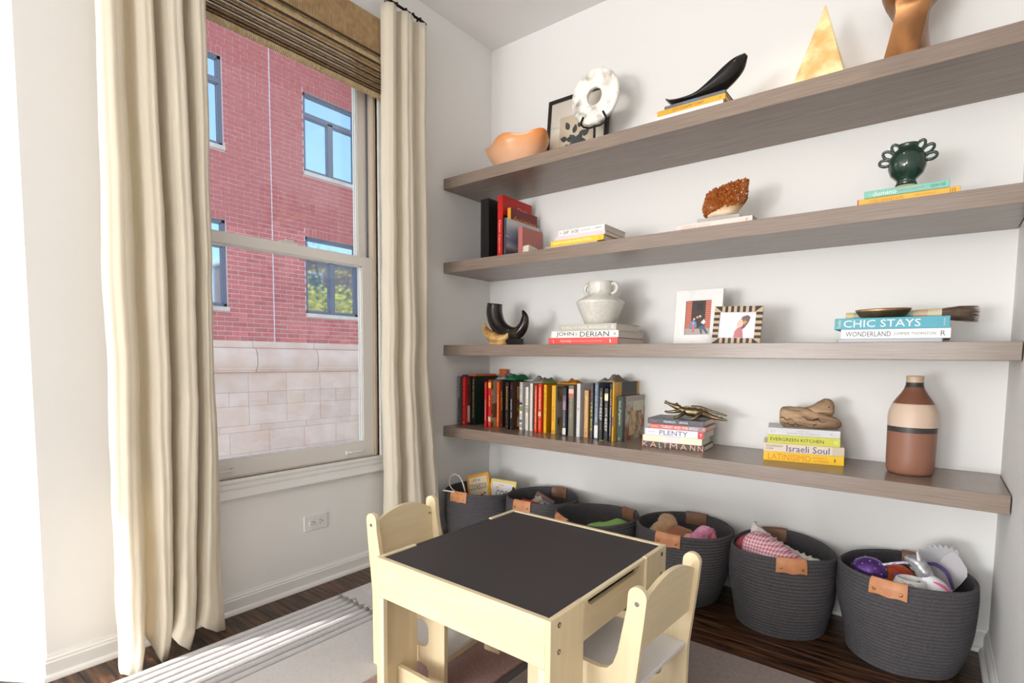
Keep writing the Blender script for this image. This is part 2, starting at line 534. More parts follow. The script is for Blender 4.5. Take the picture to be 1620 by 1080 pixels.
# jambs and the balance track
jm = MB()
for (ya, yb) in ((WY1 - 0.012, WY1), (WY0, WY0 + 0.012)):
    jm.box(-0.112, -0.012, ya, yb, WZ0, WZ1)
jm.box(-0.112, -0.012, WY0, WY1, WZ1 - 0.012, WZ1).box(-0.112, -0.012, WY0, WY1, WZ0, WZ0 + 0.008)
jm.build('jamb', flat((214, 202, 184), 0.5), w1)
tr = MB()
for ya in (WY1 - 0.022, WY0 + 0.014):
    tr.box(-0.062, -0.056, ya, ya + 0.008, WZ0, WZ1)
tr.build('balance_track', flat((120, 116, 120)), w1)
bead = MB()
for ya in (WY1 - 0.016, WY0 + 0.006):
    bead.box(-0.022, -0.010, ya, ya + 0.010, WZ0, WZ1)
bead.build('stop_bead', flat((206, 186, 158)), w1)
def sash(name, x0, x1, y0, y1, z0, z1, st, top, bot):
    mb = MB()
    fr = [(y0, y1, z0, z1), (y0 + st, y1 - st, z0 + bot, z1 - top)]
    (a0, a1, c0, c1), (b0, b1, d0, d1) = fr
    sl = 0.008
    for (ya, yb, za, zb) in ((a0, b0, c0, c1), (b1, a1, c0, c1), (b0, b1, c0, d0), (b0, b1, d1, c1)):
        mb.box(x0, x1, ya, yb, za, zb)
    o = mb.build(name, M['sash'], w1)
    bz = MB()
    for (ya, yb, za, zb) in ((b0, b0 + 0.006, d0, d1), (b1 - 0.006, b1, d0, d1), (b0, b1, d0, d0 + 0.006), (b0, b1, d1 - 0.006, d1)):
        bz.box(x0 + 0.008, x1 - 0.006, ya, yb, za, zb)
    bz.build('glazing_bead', M['trim'], o)
    g = MB().box((x0 + x1) / 2 - 0.002, (x0 + x1) / 2 + 0.002, b0 + 0.006, b1 - 0.006, d0 + 0.006, d1 - 0.006).build('pane', glass_mat('window_glass'), o)
    return o
sash('upper_sash', -0.105, -0.066, WY0 + 0.012, WY1 - 0.014, 1.50, WZ1 - 0.012, 0.052, 0.05, 0.032)
lo = sash('lower_sash', -0.056, -0.018, WY0 + 0.014, WY1 - 0.018, WZ0 + 0.006, 1.533, 0.060, 0.045, 0.068)
for yc in (-1.592, -0.975):
    t = MB()
    t.tube([(-0.018, yc - 0.040, 0.585), (-0.004, yc - 0.030, 0.585), (-0.002, yc, 0.586), (-0.004, yc + 0.030, 0.585), (-0.018, yc + 0.040, 0.585)], 0.0045, 8)
    t.cbox(-0.019, -0.012, yc - 0.050, yc - 0.034, 0.575, 0.594, 0.001).cbox(-0.019, -0.012, yc + 0.034, yc + 0.050, 0.575, 0.594, 0.001)
    h = t.build('sash_lift', M['trim'], lo)
lk = MB().cbox(-0.052, -0.024, -1.325, -1.245, 1.533, 1.543, 0.003).cbox(-0.045, -0.030, -1.300, -1.262, 1.543, 1.553, 0.003)
lk.build('sash_lock', M['sash'], lo)

# wall outlets
def outlet(label, loc, rz):
    t = thing('wall_outlet', label, 'outlet', loc, rz)
    MB().cbox(-0.059, 0.059, -0.006, 0, -0.035, 0.035, 0.0025).build('cover_plate', M['trim'], t)
    for s in (-1, 1):
        MB().tube([(s * 0.021, 0, 0), (s * 0.021, -0.0085, 0)], 0.0165, 20).build('receptacle', M['trim'], t)
        sl = MB()
        sl.box(s * 0.021 - 0.006, s * 0.021 + 0.003, -0.0092, -0.008, 0.005, 0.0072).box(s * 0.021 - 0.006, s * 0.021 + 0.002, -0.0092, -0.008, -0.0072, -0.005)
        sl.cyl((s * 0.021 + 0.009, -0.008, 0), (s * 0.021 + 0.009, -0.0092, 0), 0.0028, 8)
        sl.build('slots', flat((60, 58, 56)), t)
    return t
outlet('white double outlet plate on the wall under the window', (0.0, -1.201, 0.292), pi / 2)
outlet('white outlet plate on the shelf wall behind a toy basket', (1.295, 0.0, 0.300), 0)

# ------------------------------------------------------------ the house across the way
FX = -6.0
hb = thing('brick_building', 'red brick building with grey framed windows on a pale stone base, seen through the window', 'building', (FX, 0, 0))
NW = (0.40, 3.95)
def win_rects():
    out = []
    for z0 in (1.735, 3.998):
        for (a, b) in ((2.29, 3.285), (0.075, 1.07)):
            out.append((a, b, z0, z0 + 1.238))
    return out
WR = win_rects()
P = 0.0684; BL = 0.209; J = 0.011
rows = int((6.4 - 1.26) / P)
bl = []
def clear(a, b, z0, z1):
    """cut the run a..b by windows, sills, lintel courses and the movement joint"""
    segs = [(a, b)]
    cuts = [(1.743, 1.757)]
    for (u, v, p, q) in WR:
        if z1 > p - 0.068 and z0 < p: cuts.append((u - 0.012, v + 0.014))
        if z1 > p and z0 < q + 0.115: cuts.append((u, v))
    for (u, v) in cuts:
        ns = []
        for (s, e) in segs:
            if v <= s or u >= e: ns.append((s, e))
            else:
                if u - s > 0.02: ns.append((s, u - J * 0.5))
                if e - v > 0.02: ns.append((v + J * 0.5, e))
        segs = ns
    return segs
for i in range(rows):
    z0 = 1.258 + i * P
    yy = NW[0] - (0.105 if i % 2 else 0)
    while yy < NW[1]:
        for (s, e) in clear(yy, yy + BL - J, z0, z0 + P - J):
            if e - s > 0.02: bl.append((s, e, z0, z0 + P - J))
        yy += BL
for (u, v, p, q) in WR:                       # soldier courses over the windows
    yy = u; tp = 1.258 + math.ceil((q + 0.115 - 1.258) / P) * P - J
    while yy < v - 0.03:
        bl.append((yy + J / 2, min(yy + 0.0663 - J / 2, v), q + 0.003, tp)); yy += 0.0663
bl.sort(key=lambda b: abs(b[2] - 1.0) + 0.3 * abs((b[0] + b[1]) / 2 - 2.0))
vis = [b for b in bl if b[1] > 0.75]
hid = [b for b in bl if b[1] <= 0.75]
one = vis[:300]; rest = vis[300:] + hid
for (s, e, a, b) in one:
    px = R.uniform(0, 0.004)
    MB().cbox(-0.05, px, s, e, a, b, 0.003).build('brick', M['brick'], hb)
rb = MB()
for (s, e, a, b) in rest:
    rb.box(-0.05, R.uniform(0, 0.004), s, e, a, b)
rbo = rb.build('brickwork', M['brick'], hb); rbo['kind'] = 'stuff'
mo = MB()
mo.box(-0.3, -0.007, NW[0] - 0.3, NW[1], -1.2, 1.735)
for (za, zb) in ((2.973, 3.998), (5.236, 6.5)): mo.box(-0.3, -0.007, NW[0] - 0.3, NW[1], za, zb)
for (za, zb) in ((1.735, 2.973), (3.998, 5.236)):
    mo.box(-0.3, -0.007, NW[0] - 0.3, 0.075, za, zb).box(-0.3, -0.007, 1.07, 2.29, za, zb).box(-0.3, -0.007, 3.285, NW[1], za, zb)
mo.build('mortar_wall', M['mortar'], hb)
MB().box(-0.05, -0.001, 1.744, 1.756, 1.258, 6.4).build('movement_joint', flat((236, 226, 230), 0.8), hb)
pane_m = mat('far_window_glass', (176, 200, 218), 0.04, metal=0.85, bump=(1.2, 0.02))
dark_room = flat((46, 50, 58), 0.8)
for (u, v, p, q) in WR:
    fm = MB(); t = 0.045
    fm.box(-0.10, -0.04, u, v, q - t, q).box(-0.10, -0.04, u, v, p, p + t).box(-0.10, -0.04, u, u + t, p, q).box(-0.10, -0.04, v - t, v, p, q)
    tz = q - 0.345
    fm.box(-0.10, -0.035, u, v, tz - 0.035, tz + 0.035).box(-0.10, -0.035, (u + v) / 2 - 0.045, (u + v) / 2 + 0.045, p, tz)
    wo_ = fm.build('window', M['grey_frame'], hb)
    mid = (u + v) / 2
    for (a, b, c, d) in ((u + t, v - t, tz + 0.035, q - t), (u + t, mid - 0.045, p + t, tz - 0.035), (mid + 0.045, v - t, p + t, tz - 0.035)):
        MB().box(-0.082, -0.074, a, b, c, d).build('pane', pane_m, wo_)
        ib = MB()
        for (e, f, g, h) in ((a, a + 0.014, c, d), (b - 0.014, b, c, d), (a, b, c, c + 0.014), (a, b, d - 0.014, d)): ib.box(-0.08, -0.05, e, f, g, h)
        ib.build('glazing_bead', flat((128, 130, 146)), wo_)
    MB().cbox(-0.10, 0.03, u - 0.012, v + 0.014, p - 0.062, p, 0.004).build('window_sill', M['limestone'], hb)
# stone base: coping course, rounded ledge, ashlar below
cuts = [0.1, 0.41, 1.405, 2.40, 3.40, 4.0]
for a, b in zip(cuts[:-1], cuts[1:]):
    MB().cbox(-0.05, 0.012, a + 0.003, b - 0.003, 1.152, 1.250, 0.003).build('stone_coping', M['stone'], hb)
    ro = [(-0.05, 1.148), (0.02, 1.146), (0.055, 1.135), (0.085, 1.10), (0.105, 1.04), (0.112, 0.97), (0.108, 0.91), (0.095, 0.865), (0.080, 0.845), (0.080, 0.825), (0.055, 0.820), (0.055, 0.795), (0.02, 0.785), (-0.05, 0.780)]
    MB().rings([[(x, a + 0.006 + 0.02, z) for x, z in ro], [(x, b - 0.004 + 0.02, z) for x, z in ro]]).build('stone_ledge', M['stone'], hb, smooth=True, angle=40)
def course(z1, z0, joints, dx=0.0):
    js = [NW[0] - 0.3] + joints + [4.0]
    for a, b in zip(js[:-1], js[1:]):
        if b - a > 0.02:
            MB().cbox(-0.05, R.uniform(0, 0.004) + dx, a + 0.002, b - 0.002, z0 + 0.002, z1 - 0.002, 0.003).build('stone_block', M['stone'], hb)
A2 = [0.745, 1.328, 1.925, 2.507, 3.088, 3.67]
B2 = [0.75, 1.043, 1.325, 1.618, 1.922, 2.22, 2.507, 2.804, 3.095, 3.4]
C2 = [0.45, 1.041, 1.629, 2.216, 2.799, 3.38]
course(0.776, 0.484, A2); course(0.484, 0.277, B2); course(0.277, -0.016, A2); course(-0.016, -0.114, [0.9, 1.50, 2.25, 2.9]); course(-0.114, -0.433, C2); course(-0.433, -0.64, A2); course(-0.64, -0.93, C2)
g = struct(MB().box(-9, bx - 0.4, -10, 9, -1.3, -1.2).build('ground', mat('alley_paving', (150, 146, 142), 0.9, bump=(30, 0.3))))

# ------------------------------------------------------------ woven roman shade
def translucent(m, amount, c):
    nt = m.node_tree; L = nt.links
    out = [n for n in nt.nodes if n.type == 'OUTPUT_MATERIAL'][0]
    tl = nt.nodes.new('ShaderNodeBsdfTranslucent'); tl.inputs[0].default_value = s2l(c) + (1,)
    mx = nt.nodes.new('ShaderNodeMixShader'); mx.inputs[0].default_value = amount
    L.new(nt.nodes['Principled BSDF'].outputs[0], mx.inputs[1]); L.new(tl.outputs[0], mx.inputs[2]); L.new(mx.outputs[0], out.inputs[0])
translucent(M['linen'], 0.34, (250, 240, 220))
def weave_mat(name, c1, c2):
    m = mat(name, c1, 0.8, var=(c2, 34, (0.3, 1, 1), 0.3, 0.7))
    wave_bump(m, 42, 0.8, 0.006, 'Y')
    wave_bump(m, 160, 0.5, 0.003, 'Z')
    return m
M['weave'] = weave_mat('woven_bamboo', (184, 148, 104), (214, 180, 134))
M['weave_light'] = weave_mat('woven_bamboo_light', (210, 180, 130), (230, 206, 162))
M['weave_dark'] = mat('dark_bamboo_rod', (74, 56, 42), 0.7)  # dark brown bamboo for the rods, battens and headrail
sh = thing('roman_shade', 'woven bamboo roman shade gathered up at the top of the window', 'shade', (0.0, -1.277, 2.2))
YA, YB = -0.475, 0.452
MB().box(0.002, 0.03, YA, YB, 0.385, 0.43).build('headrail', M['weave_dark'], sh)
MB().cbox(0.052, 0.060, YA, YB, 0.262, 0.436, 0.002).build('valance', M['weave'], sh)
MB().cyl((0.063, YA, 0.268), (0.063, YB, 0.268), 0.005, 8).build('rod', M['weave_dark'], sh)
# the gathered folds: slats hanging in loops, each with its dark batten
zs = 0.258
folds = [(0.030, 0.058), (0.020, 0.053), (0.018, 0.060), (0.014, 0.052), (0.014, 0.057), (0.013, 0.050), (0.012, 0.055), (0.012, 0.049), (0.011, 0.053), (0.011, 0.047)]
for i, (hh, xx) in enumerate(folds):
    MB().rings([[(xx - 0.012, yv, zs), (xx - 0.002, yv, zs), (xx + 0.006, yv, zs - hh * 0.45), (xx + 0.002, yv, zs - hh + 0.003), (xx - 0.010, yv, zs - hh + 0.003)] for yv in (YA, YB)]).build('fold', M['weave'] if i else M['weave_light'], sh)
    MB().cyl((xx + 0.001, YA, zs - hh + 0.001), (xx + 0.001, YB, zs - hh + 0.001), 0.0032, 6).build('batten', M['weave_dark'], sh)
    zs -= hh
MB().box(0.036, 0.042, YA, YB, 0.082, zs + 0.02).build('hem_panel', M['weave'], sh)
MB().cyl((0.044, YA, 0.088), (0.044, YB, 0.088), 0.013, 10).build('hem_bar', M['weave_light'], sh)

# ------------------------------------------------------------ curtains
def curtain(label, top, mid, bot, zt, zm=1.0, group=None, hem=None, rows=46):
    """cross-sections [(y, x)] at top, middle and foot, the same number of points each"""
    A = catmull([(p[0], p[1], 0) for p in top], 5); B = catmull([(p[0], p[1], 0) for p in mid], 5); Cc = catmull([(p[0], p[1], 0) for p in bot], 5)
    n = len(A); rr = []
    for i in range(rows + 1):
        z = zt * (1 - i / rows)
        ring = []
        for j in range(n):
            if z > zm:
                t = (z - zm) / (zt - zm); t = t * t * (3 - 2 * t) if t < 1 else 1
                p = Vector(B[j]).lerp(Vector(A[j]), t)
            else:
                t = z / zm; t = t ** 0.45
                p = Vector(Cc[j]).lerp(Vector(B[j]), t)
            w = noise.noise(Vector((p.x * 9, z * 3.5, 1.3))) * 0.007 * (1.4 - z / zt) + noise.noise(Vector((p.x * 26, z * 11, 4.1))) * 0.0035 * (1.25 - z / zt)
            p.y += 0.0045 * sin(j * 1.37 + p.x * 31) * (0.5 + 0.5 * noise.noise(Vector((j * 0.2, z * 0.8, 9))))
            zz = z
            if hem and z < 0.35:
                q = j / (n - 1) * (len(hem) - 1); q0 = min(int(q), len(hem) - 2)
                zz = z + (hem[q0] * (1 - q + q0) + hem[q0 + 1] * (q - q0)) * (1 - z / 0.35) ** 2
            ring.append((max(p.y + w, 0.012), p.x + w * 0.6, zz + 0.003))
        rr.append(ring)
    t = thing('curtain', label, 'curtain', (0, 0, 0), 0, group)
    mb = MB().rings(rr, close_u=False, caps=False)
    o = mb.build('cloth', M['linen'], t, smooth=True)
    md = o.modifiers.new('thickness', 'SOLIDIFY'); md.thickness = 0.003; md.offset = 0
    return t
squeeze = lambda L: [(a, 0.113 + (b - 0.105) * 0.68) for a, b in L]
LT = [(-1.972, .10), (-1.965, .135), (-1.935, .150), (-1.910, .120), (-1.905, .06), (-1.885, .055), (-1.872, .125), (-1.850, .150), (-1.828, .140), (-1.822, .065), (-1.805, .050), (-1.796, .120), (-1.770, .150), (-1.742, .145), (-1.733, .065), (-1.718, .055), (-1.708, .120), (-1.690, .148), (-1.668, .140), (-1.656, .100), (-1.650, .06)]
LM = [(-1.985, .10), (-1.972, .14), (-1.935, .160), (-1.905, .130), (-1.900, .06), (-1.880, .055), (-1.868, .130), (-1.845, .160), (-1.815, .150), (-1.808, .060), (-1.795, .050), (-1.785, .125), (-1.760, .155), (-1.730, .150), (-1.722, .065), (-1.712, .055), (-1.702, .115), (-1.690, .140), (-1.675, .135), (-1.662, .100), (-1.655, .06)]
LB = [(-1.985, .10), (-1.995, .15), (-1.975, .190), (-1.950, .200), (-1.925, .120), (-1.905, .080), (-1.900, .140), (-1.885, .185), (-1.860, .160), (-1.850, .100), (-1.835, .090), (-1.850, .150), (-1.845, .190), (-1.800, .170), (-1.775, .090), (-1.765, .085), (-1.775, .130), (-1.755, .165), (-1.700, .150), (-1.655, .120), (-1.640, .08)]
curtain('cream linen curtain at the left of the window, puddling on the floor', squeeze(LT), squeeze(LM), LB, 2.70, hem=[.03, 0, 0, 0, .03, .08, .05, 0, 0, .01, .05, .09, .06, 0, 0, .02, .05, .07, .02, 0, .02])
RT = [(-0.872, .05), (-0.868, .095), (-0.850, .125), (-0.826, .120), (-0.815, .080), (-0.800, .060), (-0.788, .085), (-0.775, .125), (-0.745, .135), (-0.722, .120), (-0.715, .070), (-0.700, .062), (-0.685, .090), (-0.660, .125), (-0.640, .120), (-0.628, .080), (-0.615, .07), (-0.605, .05)]
RM = [(-0.880, .05), (-0.880, .10), (-0.862, .135), (-0.832, .130), (-0.815, .085), (-0.795, .06), (-0.785, .085), (-0.775, .135), (-0.740, .150), (-0.710, .130), (-0.700, .07), (-0.685, .06), (-0.670, .09), (-0.645, .125), (-0.625, .120), (-0.612, .085), (-0.600, .07), (-0.585, .05)]
RB = [(-0.855, .05), (-0.865, .11), (-0.840, .150), (-0.800, .155), (-0.770, .10), (-0.745, .08), (-0.735, .11), (-0.720, .160), (-0.660, .185), (-0.615, .160), (-0.600, .09), (-0.580, .07), (-0.565, .11), (-0.530, .165), (-0.490, .160), (-0.470, .11), (-0.450, .09), (-0.440, .05)]
cR = curtain('cream linen curtain hooked to the rod right of the window', squeeze(RT), squeeze(RM), RB, 2.69, hem=[.02, 0, 0, 0, .03, .05, .03, 0, 0, 0, .04, .05, .03, 0, 0, .02, .03, .02])
for yv in (-0.86, -0.755, -0.665, -0.612):
    MB().tube([(0.09, yv, 2.685), (0.088, yv, 2.712), (0.094, yv, 2.728), (0.10, yv, 2.716)], 0.0025, 6).build('hook', M['black_iron'], cR)
rod = thing('curtain_rod', 'thin black iron curtain rod turning back to the wall', 'rod', (0, 0, 2.722))
MB().tube([(0.095, -2.02, 0), (0.095, -0.63, 0), (0.090, -0.612, 0), (0.078, -0.604, 0), (0.05, -0.603, 0), (0.0, -0.603, 0)], 0.0065, 10).build('bar', M['black_iron'], rod)
for yv in (-0.845, -0.80, -0.745, -0.70, -0.655):
    MB().tube([(0.095 + 0.013 * cos(a), yv + 0.004 * sin(a), 0.013 * sin(a) - 0.004) for a in [2 * pi * q / 12 for q in range(12)]], 0.0028, 6, closed=True).build('ring', M['black_iron'], rod)
MB().cbox(0.0, 0.004, -0.62, -0.586, -0.017, 0.017, 0.001).build('wall_bracket', M['black_iron'], rod)

# ------------------------------------------------------------ floating shelves
SZ = (2.0347, 1.5773, 1.1193, 0.6581); ST = 0.0576; SD = 0.40
names = ('topmost thick taupe oak floating shelf, above the black framed print', 'second taupe oak floating shelf from the top, under the black box file',
         'third taupe oak floating shelf, holding the photo frames', 'lowest taupe oak floating shelf, carrying the row of cookbooks')
names = ('thick taupe oak floating shelf, topmost, holding the marble disc', 'second taupe oak floating shelf down, holding the green vase', 'third taupe oak floating shelf down, holding the two photo frames', 'lowest taupe oak floating shelf, carrying the row of cookbooks')
for z, nm in zip(SZ, names):
    o = MB().cbox(0.001, W - 0.004, -SD, -0.001, z - ST, z, 0.0012).build('floating_shelf', M['shelf'])
    tag(o, nm, 'shelf', 'floating shelves on the back wall')

# ------------------------------------------------------------ rug
rug = thing('area_rug', 'pale patchwork area rug with a ribbed strip and a pink block', 'rug', (0, 0, 0))
pile = mat('cream_pile', (228, 222, 219), 0.95, var=((238, 233, 230), 120, (1, 1, 1), 0.3, 0.7), bump=(700, 0.9, (1, 1, 1), 0.006), sheen=0.2)
pile2 = mat('greige_pile', (220, 216, 216), 0.95, var=((230, 226, 224), 110), bump=(650, 0.9, (1, 1, 1), 0.006), sheen=0.2)
pinkp = mat('dusty_pink_pile', (190, 146, 136), 0.95, var=((206, 164, 154), 90), bump=(700, 0.9, (1, 1, 1), 0.006), sheen=0.2)
taupep = mat('taupe_pile', (164, 146, 138), 0.95, var=((178, 160, 152), 70), bump=(700, 0.9, (1, 1, 1), 0.006), sheen=0.2)
def pad(name, x0, x1, y0, y1, h, m):
    return MB().cbox(x0, x1, y0, y1, 0.001, h, 0.003).build(name, m, rug)
RX0, RY1 = 0.205, -0.627
pad('cream_block', RX0, 0.825, -1.216, RY1, 0.013, pile)
pad('cream_block', 0.503, 0.825, -6.4, -1.218, 0.013, pile)
nr = 8
for i in range(nr):
    a = RX0 + i * 0.0370
    mb = MB(); k = 7
    pr = [(a + 0.002 + 0.033 * q / (k - 1), 0.004 + 0.015 * sin(pi * q / (k - 1)) ** 0.6) for q in range(k)]
    rr = []
    for s in range(70):
        yy = -3.3 + (-1.220 + 3.3) * s / 69
        wv = 0.0022 * noise.noise(Vector((a * 40, yy * 16, 0)))
        rr.append([(x + wv, yy, z) for x, z in pr])
    mb.rings(rr).build('rib', pile2, rug, smooth=True)
pad('rib_backing', RX0, 0.501, -4.9, -1.218, 0.005, taupep)
pad('pink_block', 0.827, 1.150, -1.95, RY1, 0.013, pinkp)
pad('cream_block', 0.827, 1.150, -6.4, -1.952, 0.013, pile)
pad('grey_strip', 1.152, 1.184, -4.9, RY1, 0.009, mat('grey_pile', (118, 108, 106), 0.95, bump=(600, 0.9, (1, 1, 1), 0.006)))
pad('shaded_taupe_block', 1.186, 2.28, -6.4, RY1, 0.013, taupep)  # taupe patch of the rug, with shade also put into its colour

# ------------------------------------------------------------ play table
TX0, TX1, TY0, TY1, TH = 0.968, 1.585, -1.592, -0.958, 0.474
tb = thing('play_table', 'square maple kids play table with a black chalkboard top', 'table', (0, 0, 0.013))
FH = TH - 0.013
pt = 0.015
for (x, nm) in ((TX0, 'L'), (TX1 - pt, 'R')):
    for (a, b) in ((TY0 + 0.0, TY0 + 0.142), (TY1 - 0.142, TY1)):
        MB().cbox(x, x + pt, a, b, 0, FH, 0.0012).build('leg', M['maple'], tb)
    xi = x + (0.012 if nm == 'L' else -0.010)
    # side apron with the finger cut-out that frees the lid
    y0, y1 = TY0 + 0.142, TY1 - 0.142
    zt, zb = FH - 0.012, FH - 0.112
    cz = zt - 0.030
    out = [(y0, zb), (y1, zb), (y1, zt), (y1 - 0.03, zt)]
    out += [(y1 - 0.05 + 0.020 * cos(radians(q)) - 0.0, cz + 0.02 - 0.02 * sin(radians(q)) + 0.01) for q in (10, 40, 70, 90)]
    out += [(y0 + 0.05 - 0.020 * cos(radians(q)), cz + 0.03 - 0.02 * sin(radians(q))) for q in (90, 70, 40, 10)]
    out += [(y0 + 0.03, zt), (y0, zt)]
    MB().plate(out, t=0.013, plane='yz', at=xi if nm == 'L' else xi + 0.004).build('side_apron', M['maple_y'], tb)
for (ya, yb) in ((TY0, TY0 + pt), (TY1 - pt, TY1)):
    MB().cbox(TX0 + pt, TX1 - pt, ya, yb, FH - 0.116, FH, 0.0012).build('end_apron', M['maple_x'], tb)
    for (xa, xb) in ((TX0 + pt, TX0 + 0.032), (TX1 - 0.032, TX1 - pt)):
        MB().cbox(xa, xb, ya, yb, 0, FH - 0.117, 0.001).build('corner_post', M['maple_edge'], tb)
MB().cbox(TX0 + pt + 0.001, TX1 - pt - 0.001, TY0 + pt + 0.001, TY1 - pt - 0.001, FH - 0.014, FH - 0.003, 0.001).build('chalkboard_top', M['chalk'], tb)
MB().cbox(TX0 + 0.001, TX0 + pt + 0.001, TY0 + 0.144, TY1 - 0.144, FH - 0.0115, FH - 0.003, 0.001).build('chalkboard_lip', M['chalk'], tb)
MB().cbox(TX1 - pt - 0.001, TX1 - 0.004, TY0 + 0.144, TY1 - 0.144, FH - 0.0115, FH - 0.002, 0.001).build('lid_edge', M['maple_edge'], tb)
MB().cbox(TX0 + pt, TX1 - pt, TY0 + pt, TY1 - pt, FH - 0.116, FH - 0.108, 0.001).build('tray_floor', M['whitelam'], tb)
MB().cbox(TX0 + pt, TX1 - pt, TY0 + 0.062, TY0 + 0.077, 0.050, 0.110, 0.001).build('stretcher', M['maple_x'], tb)
MB().cbox(TX0 + pt, TX1 - pt, TY1 - 0.077, TY1 - 0.062, 0.050, 0.110, 0.001).build('stretcher', M['maple_x'], tb)
for yv in (TY0 + 0.034, TY1 - 0.034):
    for zv in (FH - 0.020, FH - 0.083):
        s = MB().cyl((TX1 - 0.001, yv, zv), (TX1 + 0.0012, yv, zv), 0.0062, 12)
        s.build('screw_socket', flat((92, 62, 44), 0.5), tb)
        MB().cyl((TX1, yv, zv), (TX1 + 0.0016, yv, zv), 0.0036, 8).build('screw', M['steel'], tb)

# ------------------------------------------------------------ chairs
def chair(label, loc, rz, wd, seat_z):
    t = thing('kids_chair', label, 'chair', loc, rz, 'maple chairs at the play table')
    th = 0.015
    post = [(0.024 + 0.024 * cos(radians(q)), 0.492 + 0.024 * sin(radians(q))) for q in range(180, -1, -20)]
    outer = [(0.030, 0.0), (0.027, 0.25), (0.006, 0.43)] + post + [(0.050, 0.46), (0.072, 0.345), (0.084, 0.312), (0.100, 0.294), (0.125, 0.287), (0.330, 0.287), (0.345, 0.282), (0.350, 0.268), (0.350, 0.0), (0.285, 0.0), (0.283, 0.056), (0.275, 0.070), (0.258, 0.076), (0.122, 0.076), (0.104, 0.070), (0.096, 0.056), (0.094, 0.0)]
    hole = rrect(0.100, 0.284, 0.131, 0.218, 0.028, 4)
    for s in (-1, 1):
        y0 = s * wd / 2 - th / 2
        MB().plate(outer, [hole], th, 'xz', y0).build('side_panel', M['maple'], t)
        yo = s * (wd / 2 + th / 2)
        for (px, pz) in ((0.024, 0.476), (0.312, 0.245), (0.06, seat_z - 0.008)):
            MB().cyl((px, yo - s * 0.002, pz), (px, yo + s * 0.0014, pz), 0.0058, 12).build('bolt', M['steel'], t)
    hw = wd / 2 - th / 2
    arc = [(-hw, 0.352), (hw, 0.352), (hw, 0.474)] + [(hw * (1 - 2 * q / 10), 0.474 + 0.040 * (1 - (2 * q / 10 - 1) ** 2)) for q in range(1, 10)] + [(-hw, 0.474)]
    b = MB().plate(arc, t=0.013, plane='yz', at=0.014)
    b.v = [(x + (0.474 - z) * 0.10, y, z) for x, y, z in b.v]
    b.build('backrest', M['maple_y'], t)
    for s in (-1, 1):
        MB().cyl((0.036, s * (hw - 0.012), 0.455), (0.0295, s * (hw - 0.012), 0.455), 0.004, 8).build('screw', M['steel'], t)
    MB().cbox(0.032, 0.338, -hw, hw, seat_z - 0.012, seat_z, 0.0015).build('seat', M['whitelam'], t)
    MB().cbox(0.300, 0.313, -hw, hw, seat_z - 0.052, seat_z - 0.012, 0.001).build('seat_rail', M['maple_y'], t)
    return t
chair('maple kids chair at the window side of the play table, low white seat', (0.722, -1.305, 0.0135), radians(4), 0.283, 0.118)
chair('maple kids chair pulled up by the baskets, high white seat', (1.742, -1.268, 0.0135), radians(180 - 3), 0.300, 0.262)

# ------------------------------------------------------------ topmost shelf
Z1, Z2, Z3, Z4 = SZ
GR = (86, 86, 92)
def grad_mat(name, cols, axis, lo, hi, rough=0.35, distort=None, sss=0.0, coat=0.0):
    """colour bands along an object axis"""
    m = mat(name, cols[0][1], rough, sss=sss, coat=coat)
    nt = m.node_tree; L = nt.links; b = nt.nodes['Principled BSDF']
    tc = nt.nodes.new('ShaderNodeTexCoord'); sx = nt.nodes.new('ShaderNodeSeparateXYZ')
    L.new(tc.outputs['Object'], sx.inputs[0])
    mr = nt.nodes.new('ShaderNodeMapRange'); mr.inputs[1].default_value = lo; mr.inputs[2].default_value = hi
    L.new(sx.outputs[axis], mr.inputs[0])
    v = mr.outputs[0]
    if distort:
        n = nt.nodes.new('ShaderNodeTexNoise'); n.inputs['Scale'].default_value = distort[0]; n.inputs['Detail'].default_value = 5
        L.new(tc.outputs['Object'], n.inputs['Vector'])
        ma = nt.nodes.new('ShaderNodeMath'); ma.operation = 'MULTIPLY_ADD'; ma.inputs[1].default_value = distort[1]
        L.new(n.outputs['Fac'], ma.inputs[0]); L.new(v, ma.inputs[2]); v = ma.outputs[0]
    r = nt.nodes.new('ShaderNodeValToRGB')
    if distort is None: r.color_ramp.interpolation = 'CONSTANT'
    e = r.color_ramp.elements
    e[0].position = cols[0][0]; e[0].color = s2l(cols[0][1]) + (1,)
    e[1].position = cols[1][0]; e[1].color = s2l(cols[1][1]) + (1,)
    for p, c in cols[2:]:
        q = e.new(p); q.color = s2l(c) + (1,)
    L.new(v, r.inputs[0]); L.new(r.outputs[0], b.inputs['Base Color'])
    return m

# lobed onyx bowl
onyx = grad_mat('orange_onyx', [(0.0, (238, 196, 162)), (0.45, (234, 180, 140)), (0.75, (228, 156, 100)), (0.95, (216, 122, 48))], 2, 0.03, 0.21, 0.3, (6, 0.12), sss=0.2)
t = thing('onyx_bowl', 'lobed orange onyx bowl on the topmost shelf, beside the black framed print', 'bowl', (0.372, -0.205, Z1))
def lobe(p, a):
    k = 1 + 0.05 * cos(5 * a + 1.2) * min(1, p[2] / 0.1)
    return (p[0] * k, p[1] * k, p[2] * (1 + 0.055 * cos(5 * a + 1.2) + 0.13 * cos(a - 0.5)))
pr = [(0.070, 0.0), (0.080, 0.003), (0.118, 0.040), (0.150, 0.085), (0.174, 0.130), (0.188, 0.166), (0.184, 0.169), (0.168, 0.132), (0.143, 0.088), (0.110, 0.046), (0.06, 0.012)]
MB().lathe(pr, (0, 0, 0), 64, 1.0, 0.78, fn=lobe).build('bowl', onyx, t, smooth=True)

